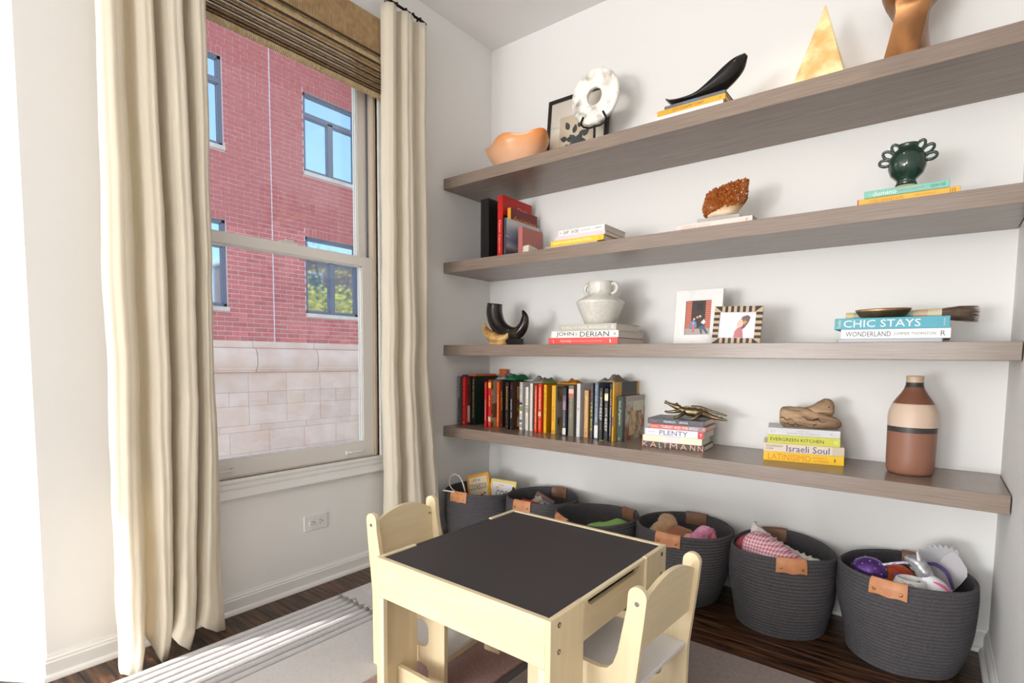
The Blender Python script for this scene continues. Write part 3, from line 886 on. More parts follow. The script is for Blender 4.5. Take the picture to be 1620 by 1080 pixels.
# framed botanical print
t = thing('framed_print', 'black framed print of dark leaves with a cream mat, behind the marble disc', 'picture frame', (0.452, -0.062, Z1), 0, rot=(radians(-5), 0, 0))
w, h = 0.378, 0.425
frm = MB()
for (a, b, c, d) in ((0, 0.017, 0, h), (w - 0.017, w, 0, h), (0.017, w - 0.017, 0, 0.017), (0.017, w - 0.017, h - 0.017, h)):
    frm.cbox(a, b, -0.012, 0.012, c, d, 0.001)
frm.build('frame', flat((34, 30, 28), 0.35), t)
MB().box(0.016, w - 0.016, -0.001, 0.008, 0.016, h - 0.016).build('mat_board', flat((232, 222, 206), 0.8), t)
MB().box(0.078, w - 0.085, -0.002, -0.0008, 0.078, h - 0.105).build('print', flat((206, 190, 166), 0.8), t)
lf = MB()
def leaf(mb, cx, cz, a, L, Wd, yv):
    pts = []
    for q in range(9):
        s = q / 8
        pts.append((s * L, Wd * sin(pi * s ** 0.8)))
    poly = pts + [(x, -z) for x, z in pts[-2:0:-1]]
    ca, sa = cos(a), sin(a)
    mb.add([(cx + x * ca - z * sa, yv, cz + x * sa + z * ca) for x, z in poly], [tuple(range(len(poly)))])
rl = random.Random(11)
for i in range(17):
    ax = 0.185 + 0.085 * cos(i * 2.4) * (0.25 + 0.75 * (i / 16)); az = 0.165 + 0.105 * sin(i * 2.4) * (0.2 + 0.8 * (i / 16))
    leaf(lf, min(max(ax, 0.105), 0.262), min(max(az, 0.105), 0.275), atan2(az - 0.165, ax - 0.185) + rl.uniform(-.5, .5), 0.036 + 0.018 * rl.random(), 0.015, -0.0024 - 0.00008 * i)
for i in range(4):
    leaf(lf, 0.185, 0.165, radians(40 + i * 88), 0.062, 0.020, -0.0042 - 0.0001 * i)
lf.build('leaf_motif', flat((66, 72, 74), 0.8), t)
MB().box(0.016, w - 0.016, -0.006, -0.0048, 0.016, h - 0.016).build('glazing', glass_mat('picture_glass', (252, 252, 252), 0.2), t)

# marble disc on an iron stand
marble = mat('white_marble', (238, 234, 226), 0.3, var=((96, 92, 88), 16, (1, 1, 1), 0.50, 0.74), bump=(30, 0.3))
t = thing('marble_disc', 'white marble ring disc on a black iron stand, topmost shelf', 'sculpture', (0.852, -0.215, Z1))
mb = MB(); n = 64; ro, ri, cz, hy = 0.130, 0.041, 0.276, 0.011
sec = [(ri, -hy + 0.003), (ri + 0.003, -hy), (ro - 0.006, -hy), (ro, -hy + 0.006), (ro, hy - 0.006), (ro - 0.006, hy), (ri + 0.003, hy), (ri, hy - 0.003)]
rr = [[(r * cos(2 * pi * j / n), y, cz + r * sin(2 * pi * j / n)) for r, y in sec] for j in range(n)]
rr.append(rr[0])
mb.rings(rr, caps=False)
d = mb.build('disc', marble, t, smooth=True, angle=50)
MB().cbox(-0.055, 0.055, -0.04, 0.04, 0, 0.012, 0.002).build('base', M['black_iron'], t)
MB().cyl((0, 0, 0.012), (0, 0, 0.142), 0.006, 10).build('post', M['black_iron'], t)
for s in (-1, 1):
    MB().tube([(0, 0, 0.138), (s * 0.03, 0, 0.137), (s * 0.062, 0, 0.150), (s * 0.070, -0.012, 0.160), (s * 0.064, -0.017, 0.172), (s * 0.054, -0.016, 0.190)], 0.0048, 8).build('prong', M['black_iron'], t)

# books and horn
G1 = 'books stacked under the black horn'
BX = 1.252
book('white book with deckled edge, lowest under the black horn', 0.275, 0.020, 0.20, (236, 232, 226), (BX - 0.004, -0.385, Z1), 0, group=G1)
book('yellow book in the stack under the black horn', 0.278, 0.022, 0.20, (226, 168, 52), (BX, -0.384, Z1 + 0.0203), 0, texts=[('CITY COUNTRY COAST', 0.47, 0.46, 0.42, (40, 34, 30)), ('o', 0.93, 0.02, 0.3, (80, 60, 30))], group=G1)
book('slim grey book with blue lettering, topmost under the black horn', 0.246, 0.013, 0.19, (106, 104, 108), (BX + 0.030, -0.382, Z1 + 0.0426), 0, texts=[('WONDER', 0.45, 0.26, 0.7, (60, 140, 214)), ('G', 0.92, 0.03, 0.6, (60, 140, 214)), ('-', 0.06, 0.03, 0.2, (60, 140, 214))], group=G1)
horn = grad_mat('black_horn', [(0.0, (176, 150, 118)), (0.12, (120, 100, 80)), (0.3, (34, 30, 28)), (1.0, (20, 18, 18))], 0, -0.04, 0.30, 0.16, (26, 0.22))
t = thing('horn_dish', 'polished black horn dish with an upswept blade lying on stacked books', 'sculpture', (BX + 0.010, -0.318, Z1 + 0.0560))
ctr = catmull([(0.0, 0, 0.058), (0.035, 0, 0.030), (0.09, 0, 0.016), (0.15, 0, 0.020), (0.21, 0, 0.052), (0.255, 0, 0.084), (0.292, 0, 0.112), (0.320, 0, 0.138)], 5)
wd = catmull([(0.008, 0.004, 0), (0.040, 0.010, 0), (0.058, 0.012, 0), (0.058, 0.020, 0), (0.050, 0.036, 0), (0.044, 0.042, 0), (0.036, 0.034, 0), (0.010, 0.010, 0)], 5)
rr = []
for i, p in enumerate(ctr):
    q = Vector(ctr[min(i + 1, len(ctr) - 1)]) - Vector(ctr[max(i - 1, 0)]); q.normalize()
    nn = Vector((-q.z, 0, q.x))
    ring = []
    for j in range(16):
        a = 2 * pi * j / 16
        yy = wd[i][0] * cos(a); hh = wd[i][1] * sin(a)
        if sin(a) > 0: hh *= -0.15          # hollowed on the upper side
        hh += 0.35 * wd[i][1] * (cos(a) ** 2)
        v = Vector(p) + nn * hh + Vector((0, yy, 0))
        ring.append((v.x, v.y, max(v.z, 0.0005)))
    rr.append(ring)
MB().rings(rr).build('horn', horn, t, smooth=True)

# glowing onyx pyramid
pyr = mat('honey_onyx', (216, 164, 94), 0.35, var=((240, 214, 164), 13, (1, 1, 1), 0.40, 0.62), emit=((250, 200, 130), 0.04), sss=0.15)
t = thing('onyx_pyramid', 'glowing honey onyx pyramid lamp on the topmost shelf', 'lamp', (1.829, -0.20, Z1))
bm = bmesh.new(); hb_ = 0.097
vs = [bm.verts.new(p) for p in ((-hb_, -hb_, 0), (hb_, -hb_, 0), (hb_, hb_, 0), (-hb_, hb_, 0), (0, 0, 0.350))]
for f in ((0, 3, 2, 1), (0, 1, 4), (1, 2, 4), (2, 3, 4), (3, 0, 4)): bm.faces.new([vs[i] for i in f])
bmesh.ops.bevel(bm, geom=list(bm.edges), offset=0.002, segments=1, affect='EDGES')
MB().bm(bm).build('shade', pyr, t)

# bronze sculpture running out of the picture
bronze = mat('golden_bronze', (158, 112, 72), 0.36, metal=0.85, var=((112, 76, 48), 9, (1, 1, 0.4), 0.35, 0.7), bump=(26, 0.15))
t = thing('bronze_sculpture', 'golden bronze abstract sculpture with a faceted foot, right end of the topmost shelf', 'sculpture', (2.100, -0.20, Z1))
sp = [(0.0, 0.062, 0.0), (0.05, 0.058, 0.10), (0.11, 0.053, 0.22), (0.17, 0.050, 0.36), (0.215, 0.050, 0.45), (0.235, 0.058, 0.5), (0.252, 0.078, 0.5), (0.29, 0.094, 0.5), (0.33, 0.098, 0.5), (0.38, 0.086, 0.5), (0.43, 0.055, 0.5), (0.45, 0.01, 0.5)]
rr = []
for (z, r, tw) in sp:
    ring = []
    for j in range(24):
        a = 2 * pi * j / 24
        sq = 1.0 / max(abs(cos(a)), abs(sin(a)))
        kk = sq ** (0.85 if z < 0.24 else 0.15)
        b = a + tw * 1.3 - 0.5
        ring.append((r * kk * cos(b) - 0.012 + 0.02 * (z / 0.45), r * kk * sin(b) * 0.9, z))
    rr.append(ring)
MB().rings(rr).build('figure', bronze, t, smooth=True, angle=35)

# ------------------------------------------------------------ second shelf
UP = 'books standing at the window end of the second shelf'
book('thick black box file, tallest at the window end of the second shelf', 0.338, 0.058, 0.23, (26, 24, 24), (0.190, -0.300, Z2), 0, True, group=UP)
rcm = flat((196, 34, 30), 0.35)
book('tall red book with white lettering beside the black box file', 0.338, 0.034, 0.258, (196, 34, 30), (0.314, -0.302, Z2), 0, True,
     texts=[('Classic Cars', 0.56, 0.36, 0.42, (240, 200, 190)), ('modern', 0.82, 0.14, 0.3, (240, 200, 190))], bands=[(0.97, 1.0, (230, 220, 210))],
     front=[(0.30, 0.97, 0.02, 0.98, (36, 30, 32)), (0.34, 0.96, 0.05, 0.30, (24, 22, 24)), (0.52, 0.80, 0.22, 0.40, (120, 118, 120))], front_texts=[('Classic', 0.15, 0.66, 0.34, 0.07, (240, 210, 190))], group=UP)
book('dark red book with large orange title leaning among the upright books', 0.272, 0.022, 0.238, (122, 30, 34), (0.362, -0.276, Z2), 0, True, bands=[(0.0, 1.0, (232, 160, 40))],
     front=[(0.34, 0.60, 0.03, 0.97, (104, 24, 30))], front_texts=[('designing', 0.22, 0.52, 0.86, 0.17, (240, 158, 50)), ('women', 0.43, 0.50, 0.66, 0.12, (236, 140, 40))], group=UP)
sea = grad_mat('sea_photograph', [(0.0, (58, 62, 72)), (0.3, (74, 80, 92)), (0.42, (160, 160, 170)), (0.55, (104, 116, 140)), (0.8, (150, 158, 172)), (0.95, (196, 196, 196))], 2, 0.0, 0.205, 0.35, (9, 0.2))
book('landscape book with a cloudy sea photograph on its cover', 0.205, 0.012, 0.300, (72, 76, 84), (0.3885, -0.336, Z2), 0, True, front=[(0.0, 1.0, 0.02, 1.0, sea), (0.80, 0.84, 0.55, 0.68, (226, 226, 226))], front_texts=[('the coast', 0.45, 0.05, 0.12, 0.04, (230, 230, 230))], group=UP)
book('small dusty pink book at the front of the upright books', 0.166, 0.030, 0.180, (188, 112, 104), (0.424, -0.262, Z2), 0, True, front=[(0.0, 1.0, 0.0, 0.05, (176, 102, 96))], group=UP)
t = thing('faceted_ornament', 'little white faceted stone ornament in front of the pink book', 'ornament', (0.487, -0.235, Z2))
bm = bmesh.new()
pts = [(-0.02, -0.045, 0), (0.022, -0.045, 0), (0.026, 0.075, 0), (-0.016, 0.075, 0), (-0.018, -0.040, 0.060), (0.012, -0.03, 0.066), (0.020, 0.03, 0.056), (-0.008, 0.07, 0.046), (0.02, 0.07, 0.036)]
for p in pts: bm.verts.new(p)
bmesh.ops.convex_hull(bm, input=list(bm.verts))
MB().bm(bm).build('stone', flat((214, 204, 190), 0.6), t)

G2 = 'books lying in the low stack on the second shelf'
book('thin tan book, lowest of the low stack on the second shelf', 0.290, 0.010, 0.19, (206, 176, 140), (0.690, -0.384, Z2), 0, group=G2)
book('yellow book in the low stack on the second shelf', 0.290, 0.024, 0.20, (232, 196, 52), (0.720, -0.382, Z2 + 0.0103), 0, texts=[('BARRY DIXON INSPIRATIONS', 0.42, 0.72, 0.42, (250, 240, 190)), ('o', 0.93, 0.03, 0.3, (190, 80, 40))], group=G2)
book('pale pink book in the low stack on the second shelf', 0.268, 0.019, 0.20, (232, 204, 208), (0.748, -0.380, Z2 + 0.0346), 0, group=G2)
book('white book with black title, topmost of the low stack on the second shelf', 0.250, 0.026, 0.205, (236, 232, 226), (0.762, -0.378, Z2 + 0.0539), 0, texts=[('SHIP', 0.175, 0.12, 0.62, (40, 44, 48)), ('SHORE', 0.37, 0.17, 0.62, (40, 44, 48)), ('TWO COASTS AT HOME', 0.60, 0.20, 0.26, (90, 90, 90)), ('J. HARBOR', 0.85, 0.18, 0.36, (70, 60, 60)), ('-', 0.05, 0.04, 0.2, (196, 140, 110))], group=G2)

# citrine geode
book('pale pink book lying under the citrine geode', 0.300, 0.026, 0.22, (232, 208, 198), (1.345, -0.372, Z2), 0, texts=[('SIMPLE LUXE', 0.27, 0.40, 0.5, (214, 176, 160)), ('v', 0.93, 0.03, 0.5, (176, 110, 80))])
t = thing('citrine_geode', 'rusty orange citrine crystal cluster on a clear acrylic block', 'crystal', (1.496, -0.268, Z2 + 0.0264))
MB().cbox(-0.085, 0.085, -0.05, 0.05, 0, 0.027, 0.002).build('acrylic_block', mat('clear_acrylic', (236, 234, 230), 0.12, trans=0.55, ior=1.3), t)
rock = grad_mat('geode_rock', [(0.0, (150, 118, 92)), (0.35, (226, 206, 178)), (0.6, (206, 170, 126)), (0.9, (132, 70, 28))], 2, 0.03, 0.095, 0.7, (18, 0.3))
def outline(zn):   # half-width of the cluster with height
    return 0.055 + 0.028 * min(1, zn * 2.0) - 0.018 * max(0, zn - 0.6)
rr = []
for i in range(9):
    s = i / 8; z = 0.027 + 0.125 * s
    cx = 0.0 + 0.018 * s
    ring = []
    for j in range(26):
        a = 2 * pi * j / 26
        k = 1 + 0.13 * noise.noise(Vector((cos(a) * 2, sin(a) * 2, z * 30)))
        rx = outline(s) * k * (1 if s < 0.9 else 0.8); ry = 0.05 * k * (1 - 0.35 * s)
        zt = z + (0.016 * cos(a) * s)
        ring.append((cx + rx * cos(a), ry * sin(a), zt))
    rr.append(ring)
MB().rings(rr).build('rock', rock, t, smooth=True)
citr = mat('citrine', (150, 74, 22), 0.12, var=((196, 112, 40), 60, (1, 1, 1), 0.3, 0.7), spec=0.8, trans=0.25, rnd=0.2)
cr = MB()
for q in range(860):
    s = R.uniform(0.24, 1.05); a = R.uniform(pi * 0.95, pi * 2.05) if s < 0.98 else R.uniform(0, 2 * pi)
    k = 1.0 if s < 0.98 else sqrt(R.random())
    ss = min(s, 1.0)
    rx = outline(ss); ry = 0.05 * (1 - 0.35 * ss)
    p = Vector((0.018 * ss + rx * cos(a) * k, ry * sin(a) * k, 0.027 + 0.125 * ss + 0.016 * cos(a) * k))
    d = Vector((cos(a) * k, sin(a) * 1.2 * k, 0.35 if s < 0.98 else 1.3)); d.normalize()
    d = (d + Vector((R.uniform(-.5, .5), R.uniform(-.5, .5), R.uniform(-.4, .5)))).normalized()
    r = R.uniform(0.0028, 0.0052)
    u = d.cross(Vector((0.3, 0.2, 0.9))).normalized(); v = d.cross(u)
    base = [p - d * 0.004 + r * (cos(2 * pi * j / 5) * u + sin(2 * pi * j / 5) * v) for j in range(5)]
    mid = [b + d * (0.004 + r * 0.8) for b in base]
    tip = p + d * (r * 2.2)
    cr.add([tuple(b) for b in base + mid] + [tuple(tip)], [(j, (j + 1) % 5, 5 + (j + 1) % 5, 5 + j) for j in range(5)] + [(5 + j, 5 + (j + 1) % 5, 10) for j in range(5)])
o = cr.build('crystals', citr, t); o['kind'] = 'stuff'

# green vase on two books
G3 = 'books under the green vase'
book('golden yellow book under the teal book and green vase', 0.272, 0.021, 0.21, (232, 176, 62), (1.987, -0.384, Z2), 0, texts=[('A WELL DESIGNED HOME', 0.30, 0.34, 0.44, (196, 120, 30)), ('OBJECTS AND ROOMS', 0.68, 0.20, 0.3, (190, 120, 40)), ('III', 0.93, 0.05, 0.6, (160, 110, 40))], bands=[(0, 0.012, (180, 40, 30))], group=G3)
book('teal book with white title directly under the green vase', 0.226, 0.023, 0.20, (128, 190, 172), (2.006, -0.386, Z2 + 0.0213), 0, texts=[('domino', 0.25, 0.29, 0.62, (240, 240, 230)), ('THE BOOK OF DECORATING', 0.56, 0.32, 0.2, (190, 80, 90)), ('GH+SE', 0.87, 0.17, 0.42, (60, 100, 96)), ('..', 0.09, 0.06, 0.16, (200, 220, 214))], group=G3)
t = thing('green_vase', 'dark green glazed round vase with looped handles on a bare clay foot', 'vase', (2.115, -0.29, Z2 + 0.0446))
gg = mat('dark_green_glaze', (26, 50, 40), 0.1, coat=0.6, var=((34, 62, 48), 20))
MB().lathe([(0.038, 0), (0.037, 0.012), (0.033, 0.022), (0.028, 0.022), (0.028, 0.002)], n=32).build('clay_foot', flat((188, 158, 120), 0.8), t, smooth=True, angle=40)
MB().lathe([(0.0325, 0.022), (0.028, 0.036), (0.028, 0.042), (0.046, 0.060), (0.054, 0.082), (0.055, 0.098), (0.050, 0.120), (0.040, 0.137), (0.030, 0.145), (0.029, 0.153), (0.033, 0.158), (0.028, 0.158), (0.024, 0.150), (0.024, 0.140)], n=40).build('body', gg, t, smooth=True)
for s in (-1, 1):
    for q, (a0, ln, ww) in enumerate(((62, 0.034, 0.0105), (37, 0.036, 0.0115), (12, 0.032, 0.0110))):
        a = radians(a0) if s > 0 else radians(180 - a0)
        c = Vector((s * 0.006, 0, 0.098)); dr = Vector((cos(a), 0, sin(a))); pn = Vector((-sin(a), 0, cos(a)))
        loop = [tuple(c + dr * (0.043 + ln * 0.5 * (1 - cos(th)) ) + pn * (ww * sin(th))) for th in [2 * pi * e / 14 for e in range(14)]]
        MB().tube(loop, 0.0050, 7, closed=True).build('handle', gg, t, smooth=True)

# ------------------------------------------------------------ third shelf
t = thing('horn_sculpture', 'curled black horn on a pale wood crescent and black base', 'sculpture', (0.36, -0.25, Z3))
hm = mat('dark_horn', (34, 29, 26), 0.18, var=((64, 54, 44), 8, (3, 1, 0.4), 0.5, 0.8))
ctr = catmull([(-0.105, 0, 0.232), (-0.108, 0, 0.180), (-0.088, 0, 0.125), (-0.045, 0, 0.085), (0.012, 0, 0.065), (0.062, 0, 0.070), (0.098, 0, 0.105), (0.108, 0, 0.150), (0.092, 0, 0.186)], 6)
rad = catmull([(0.042, 0, 0), (0.045, 0, 0), (0.045, 0, 0), (0.042, 0, 0), (0.038, 0, 0), (0.034, 0, 0), (0.027, 0, 0), (0.019, 0, 0), (0.006, 0, 0)], 6)
MB().tube(ctr, [max(r[0], 0.004) for r in rad], 22).build('horn', hm, t, smooth=True)
yw = mat('pale_root_wood', (222, 182, 116), 0.4, var=((160, 112, 58), 16, (1, 1, 2), 0.35, 0.65))
cres = catmull([(-0.160, 0, 0.135), (-0.152, 0, 0.105), (-0.125, 0, 0.072), (-0.080, 0, 0.046), (-0.030, 0, 0.040), (0.012, 0, 0.060), (0.020, 0, 0.090)], 5)
crr = catmull([(0.004, 0, 0), (0.014, 0, 0), (0.026, 0, 0), (0.032, 0, 0), (0.027, 0, 0), (0.012, 0, 0), (0.003, 0, 0)], 5)
mb = MB().tube([(x, y - 0.030, z - 0.006) for x, y, z in cres], [r[0] for r in crr], 16)
mb.v = [(x, y, max(z, 0.016)) for x, y, z in mb.v]
mb.build('crescent', yw, t, smooth=True)
wf = MB().ball((-0.05, -0.030, 0.0), 0.066, 0.04, 0.036, 18, 10)
wf.v = [(x, y, max(z, 0.0006)) for x, y, z in wf.v]
wf.build('wood_foot', yw, t, smooth=True)
mb = MB().cbox(-0.02, 0.075, -0.035, 0.035, 0, 0.038, 0.003).cbox(0.000, 0.052, -0.025, 0.025, 0.038, 0.058, 0.002)
mb.build('base', flat((28, 26, 26), 0.3), t)

G4 = 'books under the white two-handled vase'
book('coral red book, lowest under the white two-handled vase', 0.380, 0.031, 0.27, (226, 84, 78), (0.708, -0.372, Z3), 0, texts=[('STILE DUCALE', 0.27, 0.17, 0.34, (250, 220, 214)), ('the ancient designs of countries of fine things', 0.58, 0.42, 0.24, (246, 190, 184)), ('L', 0.085, 0.02, 0.45, (250, 230, 226)), ('I', 0.90, 0.014, 0.45, (250, 230, 226))], group=G4)
book('white book with tall black title under the white two-handled vase', 0.366, 0.032, 0.26, (236, 232, 226), (0.724, -0.371, Z3 + 0.0313), 0, texts=[('JOHN', 0.22, 0.27, 0.72, (40, 40, 44)), ('ROBSHAW', 0.395, 0.03, 0.5, (150, 150, 150)), ('DERIAN', 0.66, 0.42, 0.72, (40, 40, 44)), ('A', 0.95, 0.035, 0.4, (40, 40, 44))], group=G4)
book('grey-beige book directly under the white two-handled vase', 0.316, 0.031, 0.24, (190, 184, 170), (0.762, -0.369, Z3 + 0.0636), 0, texts=[('WORLD OF MURIEL BRANDOLINI', 0.46, 0.78, 0.42, (236, 232, 222)), ('K', 0.95, 0.05, 0.5, (244, 240, 232))], group=G4)
cer = mat('white_crackle_glaze', (222, 218, 208), 0.18, var=((208, 204, 192), 60, (1, 1, 1), 0.4, 0.7), coat=0.4)
t = thing('handled_vase', 'white glazed vase with two small ear handles, angular shoulder', 'vase', (0.926, -0.25, Z3 + 0.0950))
MB().lathe([(0.066, 0), (0.072, 0.003), (0.085, 0.030), (0.104, 0.072), (0.115, 0.100), (0.117, 0.108), (0.112, 0.114), (0.090, 0.128), (0.068, 0.141), (0.060, 0.148), (0.059, 0.165), (0.061, 0.190), (0.063, 0.204), (0.060, 0.207), (0.055, 0.203), (0.053, 0.165), (0.05, 0.145)], n=48).build('body', cer, t, smooth=True, angle=60)
for s in (-1, 1):
    MB().tube(catmull([(s * 0.058, 0, 0.192), (s * 0.074, 0, 0.196), (s * 0.086, 0, 0.184), (s * 0.087, 0, 0.168), (s * 0.077, 0, 0.154), (s * 0.062, 0, 0.148)], 4), 0.0085, 10).build('handle', cer, t, smooth=True)

# marble photo frame
t = thing('marble_photo_frame', 'white marble photo frame with a photo of people on brick steps', 'picture frame', (1.275, -0.185, Z3), 0, rot=(radians(-6), 0, 0))
w, h = 0.208, 0.243
a0, a1, c0, c1 = 0.046, 0.160, 0.044, 0.196
mb = MB()
for (a, b, c, d) in ((0, a0, 0, h), (a1, w, 0, h), (a0, a1, 0, c0), (a0, a1, c1, h)): mb.box(a, b, -0.008, 0.010, c, d)
mb.build('frame', mat('pale_marble', (232, 230, 226), 0.3, var=((196, 194, 192), 9, (1, 1, 1), 0.55, 0.8)), t)
MB().box(a0, a1, -0.002, 0.006, c0, c1).build('photo', flat((56, 40, 36), 0.4), t)
def picbox(name, a, b, c, d, colr, y=-0.0024): return MB().box(a, b, y, y + 0.0004, c, d).build(name, colr if not isinstance(colr, tuple) else flat(colr), t)
bk = MB(); bm2 = MB()
for (xa, xb) in ((a0, a0 + 0.026), (a1 - 0.026, a1)):
    picbox('photo_brick', xa, xb, c0 + 0.028, c1, (188, 96, 74), -0.0023)
    for q in range(13):
        bm2.box(xa, xb, -0.0026, -0.0022, c0 + 0.030 + q * 0.0096, c0 + 0.0315 + q * 0.0096)
bm2.build('photo_mortar', flat((212, 160, 140)), t)
picbox('photo_steps', a0, a1, c0, c0 + 0.028, (176, 166, 160)); picbox('photo_door', a0 + 0.050, a0 + 0.075, c0 + 0.108, c0 + 0.140, (30, 26, 26))
def figure_print(mb_cols):
    for nm, poly, cc, yy in mb_cols:
        MB().add([(a0 + x, yy, c0 + z) for x, z in poly], [tuple(range(len(poly)))]).build(nm, flat(cc), t)
figure_print([('photo_coat', [(0.018, 0.030), (0.024, 0.056), (0.034, 0.066), (0.050, 0.058), (0.054, 0.032)], (110, 140, 176), -0.0028),
              ('photo_dress', [(0.032, 0.012), (0.034, 0.048), (0.042, 0.048), (0.044, 0.012)], (206, 120, 124), -0.0030),
              ('photo_jacket', [(0.056, 0.030), (0.060, 0.070), (0.070, 0.076), (0.082, 0.066), (0.084, 0.044), (0.074, 0.030)], (52, 50, 54), -0.0028),
              ('photo_trousers', [(0.060, 0.034), (0.082, 0.044), (0.106, 0.008), (0.098, 0.004), (0.078, 0.028), (0.080, 0.004), (0.072, 0.004), (0.066, 0.026)], (84, 92, 112), -0.0030),
              ('photo_blanket', [(0.070, 0.054), (0.084, 0.070), (0.092, 0.056), (0.084, 0.046)], (230, 226, 222), -0.0032)])
for (x, z, r, cc) in ((0.040, 0.070, 0.0055, (220, 176, 150)), (0.054, 0.078, 0.0055, (200, 160, 140)), (0.066, 0.082, 0.0060, (214, 176, 152)), (0.038, 0.052, 0.0045, (226, 180, 160))):
    MB().add([(a0 + x + r * cos(2 * pi * q / 10), -0.0034, c0 + z + r * sin(2 * pi * q / 10)) for q in range(10)], [tuple(range(10))]).build('photo_face', flat(cc), t)

# striped photo frame
t = thing('striped_photo_frame', 'black and cream striped inlay photo frame with an easel back', 'picture frame', (1.486, -0.305, Z3 + 0.0035), radians(3), rot=(radians(-9), radians(1.5), radians(3)))
w, h, b_ = 0.186, 0.152, 0.030
MB().box(0.001, w - 0.001, 0.001, 0.010, 0.001, h - 0.001).build('backing', flat((150, 104, 60), 0.5), t)
blk = flat((40, 34, 34), 0.3); crm = flat((196, 168, 134), 0.3)
def stripe(a, b, c, d, i): MB().box(a, b, -0.006, 0.001, c, d).build('inlay', blk if i % 2 else crm, t)
k1 = 11
for i in range(k1):
    u0 = b_ + (w - 2 * b_) * i / k1; u1 = b_ + (w - 2 * b_) * (i + 1) / k1
    stripe(u0, u1, 0, b_ - 0.008, i); stripe(u0, u1, h - b_ + 0.006, h, i)
k2 = 9
for i in range(k2):
    u0 = b_ - 0.008 + (h - 2 * b_ + 0.014) * i / k2; u1 = b_ - 0.008 + (h - 2 * b_ + 0.014) * (i + 1) / k2
    stripe(0, b_ - 0.008, u0, u1, i + 1); stripe(w - b_ + 0.006, w, u0, u1, i + 1)
for (x, z, xo, zo) in ((0, 0, b_, b_ - 0.008), (w, 0, w - b_, b_ - 0.008), (0, h, b_, h - b_ + 0.006), (w, h, w - b_, h - b_ + 0.006)):
    for q, poly in enumerate(([(x, z), (xo, z), (xo, zo)], [(x, z), (xo, zo), (x, zo)])):
        MB().plate(poly, t=0.007, plane='xz', at=-0.006).build('inlay', crm if q else blk, t)
MB().box(b_ - 0.008, w - b_ + 0.006, -0.002, 0.002, b_ - 0.008, h - b_ + 0.006).build('photo', flat((226, 222, 226), 0.35), t)
p0 = (b_, b_ - 0.006)
for nm, poly, cc, yy in (('photo_shirt', [(0.052, 0.0), (0.056, 0.026), (0.068, 0.042), (0.084, 0.036), (0.090, 0.0)], (196, 120, 124), -0.0026),
                         ('photo_hair', [(0.072, 0.044), (0.074, 0.070), (0.082, 0.086), (0.100, 0.092), (0.112, 0.084), (0.106, 0.062), (0.092, 0.040), (0.080, 0.032)], (112, 84, 84), -0.0025),
                         ('photo_face', [(0.064, 0.044), (0.062, 0.058), (0.070, 0.072), (0.082, 0.074), (0.088, 0.056), (0.080, 0.042)], (226, 188, 172), -0.0028),
                         ('photo_bow', [(0.086, 0.062), (0.096, 0.080), (0.092, 0.068), (0.104, 0.064), (0.094, 0.060), (0.096, 0.050)], (222, 150, 70), -0.0030)):
    MB().add([(p0[0] + x, yy, p0[1] + z) for x, z in poly], [tuple(range(len(poly)))]).build(nm, flat(cc), t)
st = MB().plate([(0.0, 0), (0.07, 0), (0.01, 0.09), (0.0, 0.10)], t=0.004, plane='yz', at=w * 0.82)
st.v = [(x, y + 0.010, z * 0.9 + 0.002 - max(0, y) * 0.14) for x, y, z in st.v]
st.build('easel_back', flat((120, 74, 44), 0.5), t)

G5 = 'books under the bronze dish'
book('dark green book with grey spine, lowest under the bronze dish', 0.294, 0.012, 0.22, (28, 74, 62), (1.949, -0.378, Z3), 0, bands=[(0.004, 0.985, (176, 180, 184))], group=G5)
book('white book with thin black title under the teal book', 0.302, 0.032, 0.24, (236, 232, 230), (1.958, -0.380, Z3 + 0.0123), 0, texts=[('WONDERLAND', 0.265, 0.43, 0.52, (44, 40, 40)), ('SUMMER THORNTON', 0.69, 0.37, 0.28, (90, 88, 86)), ('R', 0.935, 0.04, 0.5, (70, 66, 66))], group=G5)
book('teal book with large white title under the bronze dish', 0.318, 0.038, 0.24, (66, 156, 174), (1.938, -0.379, Z3 + 0.0446), 0, texts=[('CHIC STAYS', 0.425, 0.68, 0.64, (240, 238, 230)), ('ATELIER', 0.955, 0.012, 0.6, (226, 216, 150))], bands=[], group=G5)
lettering('traveller_mark', 'Traveller', 0.030, 0.009, lambda a, b: (0.014 - b, -0.0008, 0.019 + a), flat((226, 220, 130)), bpy.data.objects[[o.name for o in bpy.data.objects if o.get('label', '') .startswith('teal book with large')][0]])
t = thing('bronze_dish', 'shallow bronze leaf dish on the teal book, in front of the brush', 'dish', (2.066, -0.285, Z3 + 0.0830))
db = mat('aged_bronze', (186, 146, 112), 0.34, metal=0.9, var=((130, 98, 70), 14))
MB().lathe([(0.040, 0.0), (0.050, 0.002), (0.066, 0.012), (0.076, 0.026), (0.080, 0.034), (0.078, 0.0345), (0.072, 0.026), (0.060, 0.014), (0.030, 0.006)], n=40, sx=1.0, sy=0.6, fn=lambda p, a: (p[0] + 0.02 * max(0, p[0]) / 0.08 * 0.4, p[1], p[2] * (1 + 0.03 * cos(a)))).build('dish', db, t, smooth=True)
t = thing('bristle_brush', 'big bristle brush with a celadon handle lying across the books', 'brush', (1.950, -0.205, Z3 + 0.1010))
MB().tube([(0.0, 0, 0), (0.004, 0, 0), (0.026, 0, 0)], [0.013, 0.0145, 0.0145], 16).build('end_cap', flat((216, 196, 150), 0.4), t, smooth=True, angle=40)
MB().tube([(0.026, 0, 0), (0.21, 0, 0.0)], [0.0135, 0.0155], 16).build('handle', mat('celadon', (158, 172, 150), 0.25, coat=0.3), t, smooth=True, angle=40)
MB().tube([(0.205, 0, 0), (0.22, 0, 0), (0.245, 0, 0)], [0.0165, 0.017, 0.0175], 18).build('collar', flat((206, 178, 140), 0.35), t, smooth=True, angle=40)
